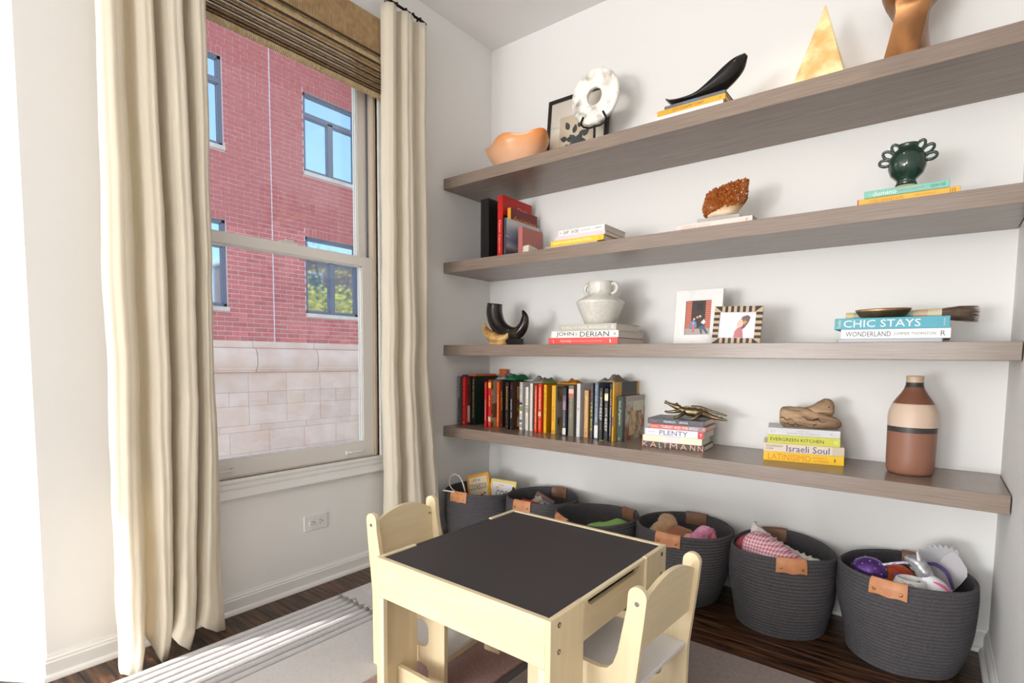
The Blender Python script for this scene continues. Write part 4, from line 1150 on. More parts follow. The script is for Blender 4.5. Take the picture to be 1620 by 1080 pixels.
MB().tube([(0.245, 0, 0), (0.284, 0, 0)], [0.018, 0.0195], 18).build('ferrule', flat((218, 204, 170), 0.35), t, smooth=True, angle=40)
br = MB(); hair = mat('badger_hair', (112, 92, 74), 0.8, var=((76, 60, 48), 50, (0.2, 3, 3)))
br.tube([(0.282, 0, 0), (0.30, 0, 0), (0.33, 0, -0.001), (0.355, 0, -0.003)], [0.018, 0.021, 0.025, 0.021], 18)
for q in range(260):
    a = R.uniform(0, 2 * pi); r = sqrt(R.random())
    e = 0.028 * r; x1 = R.uniform(0.358, 0.384)
    br.tube([(0.284, 0.017 * r * cos(a), 0.017 * r * sin(a)), (0.33, 0.024 * r * cos(a), 0.024 * r * sin(a)), (x1, e * cos(a), e * sin(a) - 0.004)], [0.0011, 0.0011, 0.0004], 3)
br.build('bristles', hair, t)['kind'] = 'stuff'

# ------------------------------------------------------------ lowest shelf: the row of cookbooks
GC = 'cookbooks standing in the row on the lowest shelf'
def food_mat(name, a, b, c, scale=26):
    m = mat(name, a, 0.35, var=(b, scale, (1, 1, 1), 0.42, 0.55))
    return m
food = food_mat('dish_photo', (120, 70, 36), (206, 176, 120), None, 18)
food2 = food_mat('plate_photo', (196, 188, 172), (150, 82, 40), None, 14)
food3 = food_mat('berry_photo', (40, 46, 70), (190, 110, 130), None, 60)
food4 = food_mat('herb_photo', (70, 76, 44), (188, 160, 110), None, 22)
CB = [
 # x, width, y front, height, cover, label, texts, bands, front
 (0.021, .0195, -.304, .283, (70, 66, 70), 'slim grey-black cookbook with a teal top edge, first at the window end of the row', [('all love at home', .24, .42, .42, (226, 222, 220)), ('jamie tuttle', .80, .20, .26, (150, 146, 150)), ('A', .965, .03, .4, (220, 150, 150))], [(0, .022, (60, 130, 160))], []),
 (0.0415, .0215, -.286, .281, (184, 22, 22), 'glossy red cookbook with gold lettering, second from the window end', [('S A V O U R', .32, .55, .34, (226, 150, 70)), ('little kitchen', .76, .20, .24, (220, 120, 70)), ('A', .95, .045, .6, (236, 196, 90))], [], []),
 (0.0638, .0188, -.266, .282, (46, 24, 20), 'dark brown cookbook with a pale bowl on its spine, in the row', [('i', .08, .02, .3, (196, 140, 60)), ('u', .14, .03, .3, (196, 140, 60))], [(.42, .94, (150, 140, 126)), (.42, .60, (60, 36, 28))], []),
 (0.0832, .0210, -.250, .284, (18, 24, 20), 'black cookbook with a dark green cover and gold title, fourth from the window end', [('THE BIG GREEN EGG BOOK', .45, .80, .42, (196, 164, 110))], [], [(0, 1, .02, 1, (14, 44, 34)), (.08, .9, .2, .9, (16, 36, 30))]),
 (0.196, .0135, -.266, .256, (204, 34, 40), 'thin scarlet cookbook with white lettering, left of the yellow-titled red one', [('FRANKLIN & SMOKEHOUSE', .62, .46, .40, (246, 226, 220)), ('W R', .10, .12, .3, (246, 190, 160))], [], []),
 (0.219, .0190, -.260, .268, (206, 36, 44), 'red cookbook with yellow title and a food patch on its spine', [('pok pok', .45, .23, .62, (246, 214, 90)), ('II', .92, .05, .4, (240, 190, 60))], [(.05, .17, (240, 200, 60)), (.78, .88, (214, 196, 170))], [(0, 1, .02, 1, food), (.0, .5, .1, .9, (176, 160, 140)), (.5, .8, .05, .9, (120, 84, 60))]),
 (0.250, .0150, -.222, .256, (228, 92, 30), 'narrow orange cookbook beside the maroon one', [('SOUTHERN BITES & KITCHEN SOUL', .58, .62, .44, (250, 214, 180))], [], []),
 (0.278, .0150, -.222, .270, (58, 24, 24), 'maroon-brown cookbook with bright yellow title', [('the ROOTS', .44, .40, .52, (232, 170, 30)), ('table', .72, .09, .3, (190, 60, 40)), ('o', .95, .03, .4, (220, 160, 70))], [], []),
 (0.352, .0205, -.268, .260, (36, 30, 28), 'black cookbook with ornate gold title, tan left edge', [('BANGKOK', .34, .50, .52, (206, 160, 80)), ('recipes and stories', .76, .20, .22, (190, 150, 80)), ('v', .93, .03, .4, (206, 160, 80))], [], []),
 (0.3785, .0170, -.260, .261, (30, 28, 30), 'black cookbook with small white and red lettering, right of the gold titled one', [('FRANKLIN / STEAK', .56, .40, .40, (240, 238, 236)), ('a m', .10, .08, .5, (196, 40, 40)), ('a', .96, .03, .4, (200, 60, 60))], [], [(0, 1, .02, 1, (84, 50, 36)), (.1, .95, .2, .9, food)]),
 (0.421, .0180, -.230, .261, (232, 228, 222), 'white cookbook with large black title and colour spots', [('BOURKE STREET', .26, .48, .62, (36, 36, 40)), ('C', .70, .08, .7, (190, 40, 40))], [(.42, .47, (60, 76, 110)), (.50, .60, (120, 150, 70)), (.78, .84, (90, 110, 160)), (.88, .95, (190, 150, 120))], []),
 (0.465, .0185, -.234, .237, (230, 226, 216), 'shorter white cookbook with sketched leaves on its spine', [('il a', .32, .10, .4, (206, 90, 70)), ('Table Manners', .76, .18, .5, (206, 150, 110)), ('.', .50, .03, .3, (90, 120, 80))], [(.42, .44, (96, 110, 70)), (.46, .58, (186, 176, 150))], []),
 (0.497, .0165, -.236, .258, (226, 220, 210), 'plain white cookbook with faint script, just left of the orange pair', [('Italy', .48, .26, .5, (206, 176, 160)), ('kitchen notes', .15, .16, .3, (190, 180, 170))], [], [(0, 1, 0.02, 1, (190, 170, 160))]),
 (0.541, .0135, -.253, .249, (232, 78, 38), 'thin orange-red cookbook with white lettering', [('THE NEW HOME BREAD BAKER', .44, .72, .44, (250, 224, 206)), ('LIGHT', .88, .12, .44, (250, 224, 206))], [], []),
 (0.5640, .0190, -.251, .259, (226, 66, 36), 'orange-red cookbook with a dish picture at the middle of its spine', [('KITCHEN DELIGHTS', .30, .44, .56, (250, 226, 214)), ('slow & easy', .84, .17, .5, (250, 206, 190))], [(.55, .70, (176, 120, 80)), (.57, .66, (226, 190, 150))], []),
 (0.591, .0170, -.240, .255, (232, 176, 30), 'yellow cookbook with brown title and darker cover', [('AN APPETITE FOR', .38, .46, .48, (150, 90, 20)), ('modern recipes', .76, .24, .28, (176, 110, 30)), ('o', .08, .045, .6, (226, 120, 30)), ('v', .96, .02, .3, (150, 90, 20))], [], [(0, 1, .02, 1, (206, 146, 20))]),
 (0.641, .0235, -.238, .253, (234, 178, 48), 'yellow cookbook with script title and salad bowls on its cover', [('Sababa', .58, .30, .56, (206, 110, 50)), ('fresh sunny flavors', .26, .40, .24, (214, 140, 50)), ('o', .95, .05, .6, (176, 50, 60))], [], [(0, 1, .02, 1, (196, 186, 168)), (.02, .34, .1, .9, food4), (.36, .62, .4, 1, food), (.66, .95, .1, .8, food4)]),
 (0.722, .0200, -.256, .245, (58, 62, 80), 'dark blue cookbook with pink blossoms on its spine and a white label', [('PROVENCE TO PONDICHERRY', .55, .56, .42, (206, 190, 196))], [(.84, .98, (226, 222, 214)), (.16, .34, food3 if False else (120, 92, 110)), (.30, .46, (160, 116, 128))], []),
 (0.757, .0295, -.256, .259, (126, 120, 104), 'thick olive grey cookbook with a fruit picture at the top of its spine', [('THE ZUNI CAFE', .42, .38, .34, (200, 190, 160)), ('COOKBOOK', .72, .28, .22, (190, 180, 150))], [(.07, .24, (196, 110, 90)), (.07, .16, (226, 196, 176))], []),
 (0.800, .0195, -.247, .269, (222, 220, 220), 'pale grey-white cookbook with a thin red mark, tallest of the pale ones', [('THE FLAVOUR YEAR', .32, .42, .32, (176, 172, 172)), ('x', .47, .05, .5, (196, 90, 70)), ('anna jonah', .70, .26, .26, (180, 176, 176))], [], []),
 (0.839, .0235, -.238, .237, (206, 160, 104), 'tan kraft paper cookbook with white lettering', [('the brown paper cookbook', .48, .64, .32, (240, 226, 200)), ('o', .15, .07, .4, (240, 226, 200)), ('x', .91, .04, .3, (150, 60, 40))], [], []),
 (0.880, .0135, -.247, .274, (76, 82, 90), 'blue-grey cookbook with red marks and bold yellow title', [('FAT RICE', .64, .44, .72, (240, 214, 40)), ('?', .07, .07, .6, (214, 60, 60)), ('H', .22, .09, .6, (214, 60, 60)), ('T', .36, .10, .4, (226, 190, 60)), ('a', .955, .03, .4, (206, 60, 60))], [], []),
 (0.910, .0205, -.259, .280, (104, 116, 134), 'tall blue-grey cookbook with a white library label near its foot', [('from the KITCHEN', .46, .46, .42, (226, 228, 230)), ('Taste', .10, .10, .36, (226, 228, 230)), ('& time', .165, .08, .3, (206, 210, 214))], [(.75, .97, (228, 226, 220))], []),
 (0.940, .0180, -.266, .255, (56, 54, 52), 'dark charcoal cookbook with white title and gold dot, left of its twin', [('JOE', .26, .18, .62, (240, 238, 232)), ('BEEF', .50, .24, .62, (240, 238, 232)), ('o', .37, .04, .4, (206, 170, 80)), ('volume', .11, .09, .4, (206, 180, 110)), ('the art of living', .73, .14, .4, (206, 170, 90))], [], []),
 (0.965, .0195, -.259, .254, (50, 52, 54), 'dark charcoal cookbook with a small white framed picture, right of its twin', [('JOE', .46, .17, .60, (240, 238, 232)), ('BEEF', .70, .24, .60, (240, 238, 232)), ('o', .575, .04, .4, (206, 180, 70)), ('surviving', .345, .10, .4, (206, 180, 110))], [(.10, .24, (232, 190, 180)), (.13, .22, (240, 226, 190))], []),
 (0.9965, .0125, -.266, .277, (48, 50, 54), 'narrow black cookbook with gold title beside the big yellow one', [('CHICAGO', .24, .28, .62, (226, 186, 60)), ('Restaurant Cookbook', .66, .50, .5, (226, 224, 218))], [], []),
 (1.0120, .0080, -.268, .284, (214, 156, 34), 'tall thin yellow cookbook with a dark picture cover, behind the green one', [], [(.58, .74, (150, 90, 70))], [(0, 1, .3, .92, (52, 54, 62)), (.20, .30, .34, .88, (120, 84, 60)), (0, 1, 0.02, .12, (226, 176, 60))]),
 (1.0225, .0310, -.240, .216, (58, 72, 62), 'short thick green cookbook with a pie picture cover, last in the row', [('Vegetarian', .47, .34, .46, (216, 214, 200)), ('World of', .20, .22, .34, (206, 206, 190)), ('Dishes', .94, .06, .24, (206, 206, 190))], [], [(0, 1, .12, 1, food2), (0, .12, .12, 1, (176, 166, 160)), (.12, .45, .45, .95, (206, 202, 176)), (.35, .9, .3, .85, food)]),
]
for (x, wd_, yf, hh, cc, lab, tx, bn, fr) in CB:
    dp = 0.24 if 'last in' in lab else (0.262 if 'tall thin yellow' in lab else (0.205 if yf < -.24 else 0.195))
    book(lab, hh, wd_, dp, cc, (x, yf, Z4), 0, True, texts=tx, bands=bn, front=fr, group=GC, name='cookbook')

# odds and ends lying on top of the row
def loose(name, label, cat, mb, m, smooth=False):
    return tag(mb.build(name, m, smooth=smooth), label, cat)
loose('notebook', 'orange notebook lying on the first books of the row', 'notebook', MB().cbox(0.045, 0.100, -0.240, -0.050, Z4 + 0.2845, Z4 + 0.2945, 0.002), flat((214, 106, 48)))
loose('notebook', 'purple notebook lying on the row, under the orange one\'s edge by the wall', 'notebook', MB().cbox(0.0215, 0.0425, -0.270, -0.060, Z4 + 0.2838, Z4 + 0.2918, 0.002), flat((92, 70, 130)))
loose('card', 'orange card standing up behind the dark green cookbook', 'card', MB().cbox(0.108, 0.168, -0.036, -0.032, Z4 + 0.0001, Z4 + 0.325, 0.001), flat((206, 104, 50)))
def rag(x0, x1, y0, y1, z, amp, seed):
    rr = []
    for i in range(13):
        ring = []
        for j in range(11):
            u = i / 12; v = j / 10
            e = min(u, 1 - u, v, 1 - v) * 4
            ring.append((x0 + (x1 - x0) * u, y0 + (y1 - y0) * v, z + max(0, amp * min(1, e) * (0.6 + 1.1 * noise.noise(Vector((u * 4 + seed, v * 4, seed)))))))
        rr.append(ring)
    return MB().rings(rr, close_u=False, caps=False)
for (x0, x1, y0, y1, z, amp, lab, cc) in ((0.290, 0.372, -0.21, -0.05, Z4 + 0.2705, 0.030, 'crumpled green cloth lying on the maroon cookbook', (30, 120, 70)), (0.222, 0.294, -0.20, -0.05, Z4 + 0.2710, 0.03, 'crumpled grey cloth lying between the red and maroon cookbooks', (150, 142, 138)), (0.470, 0.55, -0.20, -0.05, Z4 + 0.2590, 0.030, 'crumpled grey bag lying on the white cookbooks', (150, 142, 136)), (0.640, 0.76, -0.19, -0.06, Z4 + 0.2600, 0.03, 'green and orange cloth lying on the yellow cookbooks', (196, 130, 30)), (0.90, 0.99, -0.21, -0.05, Z4 + 0.2805, 0.03, 'crumpled taupe bag lying on the blue-grey cookbooks', (150, 138, 122))):
    o = loose('cloth', lab, 'cloth', rag(x0, x1, y0, y1, z, amp, x0 * 10), flat(cc, 0.8), True)
    md = o.modifiers.new('thickness', 'SOLIDIFY'); md.thickness = 0.002; md.offset = 1
loose('leaf_bookmark', 'yellow-green leaf lying on the orange-red cookbooks', 'leaf', rag(0.548, 0.600, -0.22, -0.10, Z4 + 0.2600, 0.012, 3.3), flat((130, 170, 50), 0.7), True)
loose('tassel', 'little straw bookmark tassel hanging out below the twin cookbooks', 'tassel', MB().tube([(0.975, -0.259, Z4 + 0.004), (0.972, -0.272, Z4 + 0.003), (0.962, -0.292, Z4 + 0.003)], [0.0015, 0.002, 0.004], 6), flat((190, 160, 90), 0.8))

# stack with the crocodile
G6 = 'books in the stack under the brass crocodile'
A6 = atan2(.026, .279)
def onrow(x, y, ang, d):   # shift along the stack's own axis
    return (x + cos(ang) * d, y + sin(ang) * d)
z = Z4
S6 = [(0.279, .0245, -0.000, (52, 54, 58), 'charcoal book with thin copper letters, lowest under the crocodile', [('K', .055, .10, .9, (226, 160, 120)), ('A', .19, .11, 1.0, (226, 160, 120)), ('L', .31, .05, 1.0, (226, 160, 120)), ('T', .385, .07, 1.0, (226, 160, 120)), ('M', .52, .12, 1.0, (226, 160, 120)), ('A', .68, .11, 1.0, (226, 160, 120)), ('N', .82, .08, 1.0, (226, 160, 120)), ('N', .94, .08, 1.0, (226, 160, 120))], [], 0.17),
      (0.266, .0290, 0.002, (240, 226, 196), 'plain cream book, second from the bottom under the crocodile', [], [(.38, .63, (226, 220, 216))], 0.15),
      (0.262, .0310, 0.012, (226, 224, 232), 'white book with slate title and a red block at the end of its spine', [('PLENTY', .50, .48, .66, (84, 90, 116)), ('ottolenghi', .12, .12, .2, (206, 120, 130)), ('Y', .955, .04, .5, (240, 230, 230))], [(.905, 1.0, (204, 60, 66))], 0.19),
      (0.246, .0205, 0.036, (212, 104, 96), 'coral book with white woven-look title under the dark top book', [('TURKEY AND THE WOLF', .54, .66, .56, (244, 236, 228)), ('HAPPENING', .09, .13, .3, (240, 196, 110)), ('P', .965, .03, .5, (226, 200, 120))], [(.68, .99, (160, 130, 138))], 0.19),
      (0.250, .0250, 0.024, (66, 68, 74), 'slate book with small white title, topmost under the crocodile', [('FRANKLIN', .40, .21, .34, (240, 240, 240)), ('SMOKE', .65, .15, .34, (240, 240, 240)), ('/', .55, .015, .4, (214, 60, 60)), ('firewood', .11, .10, .3, (214, 90, 100)), ('F', .95, .03, .3, (214, 60, 70))], [], 0.18)]
for (L_, T_, dx, cc, lab, tx, bn, dp) in S6:
    px, py = onrow(1.177, -.283, A6, dx)
    book(lab, L_, T_, dp, cc, (px, py, z), A6, texts=tx, bands=bn, group=G6)
    z += T_ + 0.0003
TOP6 = z
brs = mat('old_brass', (142, 124, 94), 0.36, metal=0.85, var=((112, 96, 72), 40), bump=(110, 0.5, (1, 1, 1), 0.003))
px, py = onrow(1.177, -.283, A6, 0.085)
t = thing('brass_crocodile', 'brass crocodile with open jaws and a long tail on a stack of books', 'figurine', (px, py + 0.045, TOP6), A6 + radians(4))
bp_ = catmull([(0.055, 0, 0.045), (0.075, 0, 0.040), (0.10, 0, 0.034), (0.135, 0.002, 0.032), (0.165, 0.004, 0.028), (0.195, 0.010, 0.018), (0.225, 0.006, 0.011), (0.250, -0.004, 0.008), (0.268, -0.012, 0.006)], 4)
br_ = catmull([(0.010, 0, 0), (0.015, 0, 0), (0.020, 0, 0), (0.021, 0, 0), (0.017, 0, 0), (0.012, 0, 0), (0.009, 0, 0), (0.006, 0, 0), (0.003, 0, 0)], 4)
MB().tube(bp_, [r[0] for r in br_], 12).build('body', brs, t, smooth=True)
MB().tube(catmull([(0.066, 0, 0.048), (0.045, 0, 0.054), (0.022, 0, 0.062), (0.004, 0, 0.070), (-0.004, 0, 0.073)], 4), [0.013, 0.013, 0.0135, 0.013, 0.012, 0.011, 0.0095, 0.0085, 0.0075, 0.007, 0.0065, 0.0065, 0.0075, 0.008, 0.0085, 0.007, 0.003], 10).build('upper_jaw', brs, t, smooth=True)
MB().tube([(0.066, 0, 0.036), (0.04, 0, 0.030), (0.015, 0, 0.027), (-0.002, 0, 0.029)], [0.010, 0.008, 0.006, 0.004], 10).build('lower_jaw', brs, t, smooth=True)
for s in (-1, 1):
    MB().ball((0.050, s * 0.008, 0.066), 0.005, n=8, m=6).build('eye', brs, t, smooth=True)
    MB().tube([(0.090, s * 0.012, 0.034), (0.085, s * 0.032, 0.026), (0.066, s * 0.042, 0.012), (0.050, s * 0.046, 0.004)], [0.008, 0.0075, 0.006, 0.006], 8).build('leg', brs, t, smooth=True)
    MB().tube([(0.158, s * 0.012, 0.030), (0.150, s * 0.034, 0.026), (0.140, s * 0.042, 0.010), (0.122, s * 0.048, 0.004)], [0.009, 0.009, 0.007, 0.006], 8).build('leg', brs, t, smooth=True)
sp_ = MB()
for i in range(16):
    q = bp_[6 + i * (len(bp_) - 10) // 16]; rr_ = br_[6 + i * (len(bp_) - 10) // 16][0]
    for s in (-0.4, 0.4):
        sp_.tube([(q[0], q[1] + s * rr_, q[2] + rr_ * 0.85), (q[0] + 0.003, q[1] + s * rr_, q[2] + rr_ * 1.15 + 0.003)], [0.003, 0.0006], 5)
sp_.build('back_scales', brs, t)
MB().tube(catmull([(0.110, 0.014, 0.053), (0.15, 0.018, 0.052), (0.21, 0.022, 0.036), (0.262, 0.024, 0.022)], 4), [0.007, 0.008, 0.008, 0.008, 0.008, 0.007, 0.006, 0.005, 0.005, 0.005, 0.004, 0.004, 0.003], 8).build('handle', brs, t, smooth=True)

# stack with the driftwood
G7 = 'books in the stack under the driftwood'
A7 = atan2(.062, .281)
z = Z4
S7 = [(0.279, .0360, 0.0, (236, 190, 40), 'golden yellow book with thin title, lowest under the driftwood', [('LATINISIMO', .33, .54, .66, (222, 130, 40)), ('SANDRA A.', .71, .18, .22, (214, 110, 50), .66), ('GUTIERREZ', .73, .18, .22, (214, 110, 50), .32), ('1', .89, .015, .36, (120, 70, 30)), ('', .0, .0, .0, WHITE)][:4], [], 0.17),
      (0.279, .0340, -0.001, (222, 206, 184), 'beige book with large blue serif title under the lime green book', [('Israeli Soul', .56, .53, .74, (44, 66, 140)), ('SOLOMONOV', .14, .22, .22, (90, 84, 96), .68), ('COOK', .08, .10, .22, (90, 84, 96), .36)], [(.86, 1.0, (206, 190, 166))], 0.17),
      (0.252, .0330, 0.012, (206, 204, 80), 'lime green book with bold dark title in the driftwood stack', [('EVERGREEN KITCHEN', .41, .74, .40, (44, 56, 40)), ('o', .94, .05, .4, (226, 226, 190))], [], 0.185),
      (0.250, .0280, 0.013, (214, 212, 214), 'white-grey book with faint lettering directly under the driftwood', [('MAMAN: THE COOKBOOK', .50, .46, .26, (170, 170, 176), .32), ('maman', .50, .18, .22, (186, 186, 190), .68), ('o', .88, .03, .3, (150, 150, 156)), ('||', .07, .06, .4, (190, 190, 194))], [], 0.18)]
for (L_, T_, dx, cc, lab, tx, bn, dp) in S7:
    px, py = onrow(1.698, -.274, A7, dx)
    book(lab, L_, T_, dp, cc, (px, py, z), A7, texts=tx, bands=bn, group=G7)
    z += T_ + 0.0003
TOP7 = z
drw = mat('driftwood', (184, 152, 120), 0.85, var=((96, 70, 48), 14, (0.35, 1.5, 1.5), 0.38, 0.75), bump=(34, 1.0, (0.3, 1.5, 1.5), 0.010))
t = thing('driftwood', 'weathered brown driftwood knot lying on a stack of books', 'driftwood', (1.842, -0.165, TOP7), A7)
def wood_blob(pts, rads, n=36, seed=0):
    P = catmull(pts, 6); Q = catmull([(r[0], r[1], 0) for r in rads], 6)
    rr = []
    for i, p in enumerate(P):
        ring = []
        for j in range(n):
            a = 2 * pi * j / n
            k = 1 + 0.24 * noise.noise(Vector((p[0] * 14 + seed, cos(a) * 1.6, sin(a) * 1.6))) + 0.10 * noise.noise(Vector((p[0] * 60, cos(a) * 6, sin(a) * 6 + seed)))
            ring.append((p[0], p[1] + Q[i][0] * k * cos(a), max(0.0004, p[2] + Q[i][1] * k * sin(a))))
        rr.append(ring)
    mb = MB().rings(rr); mb.rr = rr
    return mb
trunk = wood_blob([(-0.112, 0, 0.044), (-0.104, 0, 0.044), (-0.075, 0, 0.042), (-0.03, 0, 0.038), (0.02, -0.004, 0.030), (0.06, -0.008, 0.024), (0.092, -0.012, 0.020), (0.106, -0.012, 0.018)], [(0.012, 0.014), (0.030, 0.034), (0.042, 0.042), (0.045, 0.040), (0.042, 0.034), (0.036, 0.026), (0.024, 0.020), (0.006, 0.006)])
trunk.build('trunk', drw, t, smooth=True)
fis = MB()
for (j0, i0, i1) in ((20, 3, 15), (23, 6, 22), (26, 2, 12), (29, 10, 26), (32, 5, 18), (35, 14, 28), (18, 16, 30), (25, 24, 36), (28, 27, 37)):
    pts = []
    for i in range(i0, i1):
        j = int(j0 + 1.6 * noise.noise(Vector((i * 0.35, j0, 2)))) % 36
        pts.append(Vector(trunk.rr[i][j]) + Vector((0, -0.0002, 0.0)))
    fis.tube(pts, [0.0006 + 0.0016 * sin(pi * q / (len(pts) - 1)) for q in range(len(pts))], 5)
fis.build('fissures', flat((70, 50, 36), 0.95), t)
wood_blob([(-0.05, 0.010, 0.052), (-0.01, 0.008, 0.060), (0.025, 0.004, 0.078), (0.052, 0.0, 0.084), (0.072, 0.0, 0.080), (0.081, 0.0, 0.076)], [(0.020, 0.022), (0.028, 0.022), (0.028, 0.026), (0.027, 0.032), (0.022, 0.029), (0.008, 0.012)], seed=5).build('knot', drw, t, smooth=True)
kh = MB().ball((0.058, -0.0245, 0.084), 0.006, 0.004, 0.005, 10, 6)
kh.build('knot_hole', flat((36, 26, 20), 0.9), t, smooth=True)
cv = MB()
for w0 in (0.0, 0.012, -0.011):
    for q in range(9):
        x = 0.012 + q * 0.008; f0 = lambda k: 0.024 + w0 + 0.022 * noise.noise(Vector((k * 0.9, 2.2 + w0 * 90, 1)))
        cv.tube([(x - 0.004, -0.043 + q * 0.0022, f0(q)), (x + 0.007, -0.041 + q * 0.0022, f0(q + 1))], 0.0024, 5)
cv.build('crack', flat((60, 44, 32), 0.9), t)
wood_blob([(-0.022, 0.0, 0.072), (-0.004, -0.004, 0.075), (0.020, -0.010, 0.083)], [(0.003, 0.003), (0.012, 0.004), (0.003, 0.003)], 10, 2).build('split', flat((52, 40, 30), 0.9), t, smooth=True)

# banded bottle
bot = grad_mat('banded_clay', [(0.0, (146, 100, 80)), (0.432, (62, 57, 54)), (0.488, (212, 186, 164)), (0.716, (126, 82, 64)), (0.885, (56, 52, 50)), (0.930, (206, 178, 152))], 2, 0.0, 0.348, 0.42)
wave_bump(bot, 50, 0.06, 0.002, 'Z')
t = thing('banded_bottle', 'tall stoneware bottle banded in brown, cream and black', 'bottle', (2.171, -0.196, Z4))
MB().lathe([(0.056, 0.0), (0.066, 0.003), (0.071, 0.014), (0.0725, 0.05), (0.0735, 0.150), (0.0745, 0.200), (0.072, 0.222), (0.064, 0.246), (0.052, 0.266), (0.040, 0.284), (0.031, 0.300), (0.0265, 0.315), (0.0255, 0.330), (0.0265, 0.346), (0.0255, 0.348), (0.022, 0.347), (0.021, 0.32), (0.03, 0.29)], n=56).build('body', bot, t, smooth=True)

# ------------------------------------------------------------ rope baskets and the toys in them
def basket(label, c, rt, rbm, h, hang, rim=0.02, squash=1.0, rim_ph=0.0, lean=(0, 0), rz=0.0, slump=0.0):
    t = thing('rope_basket', label, 'basket', (c[0], c[1], 0), rz, 'charcoal rope baskets with leather handles')
    n = 72; N = int(h / 0.0125)
    def at(a, s, r_off=0.0):
        r = rbm + (rt - rbm) * (1 - (1 - s) ** 2.0) + 0.008 * sin(pi * s)
        r += 0.006 * noise.noise(Vector((cos(a) * 1.7 + c[0] * 7, sin(a) * 1.7, s * 2.5)))
        sq = 1 + (squash - 1) * s
        zz = s * h * (1 + rim * cos(2 * (a - rim_ph)) * s * s)
        cr = 1 - 0.05 * slump * sin(pi * min(1, s * 1.6)) * max(0, cos(a - 3.9))
        x = (r * cr + r_off) * cos(a) * sq + lean[0] * s * s
        y = (r * cr + r_off) * sin(a) / sq + lean[1] * s * s
        return x, y, zz
    rr = []
    for i in range(N):
        for k, bo in ((0.0, -0.0022), (0.25, 0.0012), (0.5, 0.0024), (0.75, 0.0012)):
            s = (i + k) / N
            rr.append([at(2 * pi * j / n, s, bo) for j in range(n)])
    rr.append([at(2 * pi * j / n, 1.0, -0.003) for j in range(n)])
    rr.append([(x, y, z + 0.003) for x, y, z in [at(2 * pi * j / n, 1.0, -0.006) for j in range(n)]])
    for i in range(N - 1, -1, -1):
        for k, bo in ((0.75, -0.0095), (0.25, -0.0120)):
            s = (i + k) / N
            if s < 0.06: continue
            rr.append([at(2 * pi * j / n, s, bo) for j in range(n)])
    mb = MB().rings(rr, caps=False)
    m0 = len(rr)
    mb.f.append(tuple(range(n - 1, -1, -1)))
    mb.f.append(tuple((m0 - 1) * n + j for j in range(n)))
    mb.build('rope_body', M['rope'], t, smooth=True)
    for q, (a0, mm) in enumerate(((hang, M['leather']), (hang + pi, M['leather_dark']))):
        hw = 0.052
        rings = []
        for i in range(13):
            a = a0 + (i / 12 - 0.5) * 2 * hw / rt
            drop = 0.043 + 0.002 * cos(i)
            pts = []
            for (s_off, o) in ((-drop, 0.0075), (-drop, 0.0055), (-0.02, 0.0052), (-0.004, 0.0042), (0.0042, -0.002), (0.0042, -0.008), (-0.004, -0.0145), (-0.05, -0.0160), (-0.05, -0.0185), (-0.004, -0.0170), (0.0072, -0.008), (0.0072, -0.002), (-0.004, 0.0068), (-0.02, 0.0078)):
                s = 1 + min(s_off, 0) / h
                x, y, zz = at(a, s, o)
                pts.append((x, y, zz + max(0, s_off)))
            rings.append(pts)
        st_ = MB().rings(rings).build('leather_handle', mm, t, smooth=True, angle=50)
        for sg in (-1, 1):
            a = a0 + sg * 0.036 / rt
            p = Vector(at(a, 1 - 0.026 / h, 0.0068)); p2 = Vector(at(a, 1 - 0.026 / h, 0.0105))
            MB().tube([p, p2, p2 + (p2 - p) * 0.3], [0.0055, 0.005, 0.002], 12).build('rivet', M['brass'], st_, smooth=True)
    return t
basket('charcoal rope basket in the corner holding the board books', (0.222, -0.328), .190, .160, .322, radians(275), 0.02, 1.0, radians(275))
basket('charcoal rope basket with little cards in it, second from the corner', (0.588, -0.236), .190, .165, .320, radians(272), 0.01, 1.0, radians(272))
basket('charcoal rope basket with green cloth in it, half hidden behind the table', (0.974, -0.325), .194, .168, .314, radians(240), 0.02, 1.0, radians(20))
basket('charcoal rope basket of plush toys, behind the table corner', (1.366, -0.236), .203, .145, .318, radians(272), 0.01, 1.03, radians(80))
basket('charcoal rope basket holding a pink gingham cushion', (1.772, -0.226), .195, .165, .312, radians(292), 0.03, 0.98, radians(110), slump=0.5)
basket('charcoal rope basket overflowing with toys, nearest the right wall', (2.176, -0.222), .203, .166, .316, radians(260), 0.015, 1.01, radians(80), slump=1.0)

def board_book(label, loc, rot, w, h, th, edge, panel, words, extra=()):
    t = thing('board_book', label, 'book', loc, 0, 'board books in the corner basket', rot=rot)
    MB().cbox(-w / 2, w / 2, 0, th, 0, h, 0.003).build('cover', flat(edge), t)
    MB().box(-w / 2 + 0.004, w / 2 - 0.002, 0.003, th - 0.003, 0.002, h + 0.0004).build('pages', M['page'], t)
    MB().box(-w / 2 + 0.016, w / 2 - 0.016, -0.0005, 0.001, 0.016, h - 0.018).build('cover_panel', flat(panel), t)
    for (s, cx, cz, ww, hh, c) in words:
        lettering('cover_title', s, ww * w, hh * h, lambda a, b, cx=cx, cz=cz: (cx * w + a, -0.001, cz * h + b), flat(c), t)
    for (x, z, r, c) in extra:
        MB().add([(x * w + r * cos(2 * pi * q / 10), -0.0009, z * h + r * sin(2 * pi * q / 10)) for q in range(10)], [tuple(range(10))]).build('cover_spot', flat(c), t)
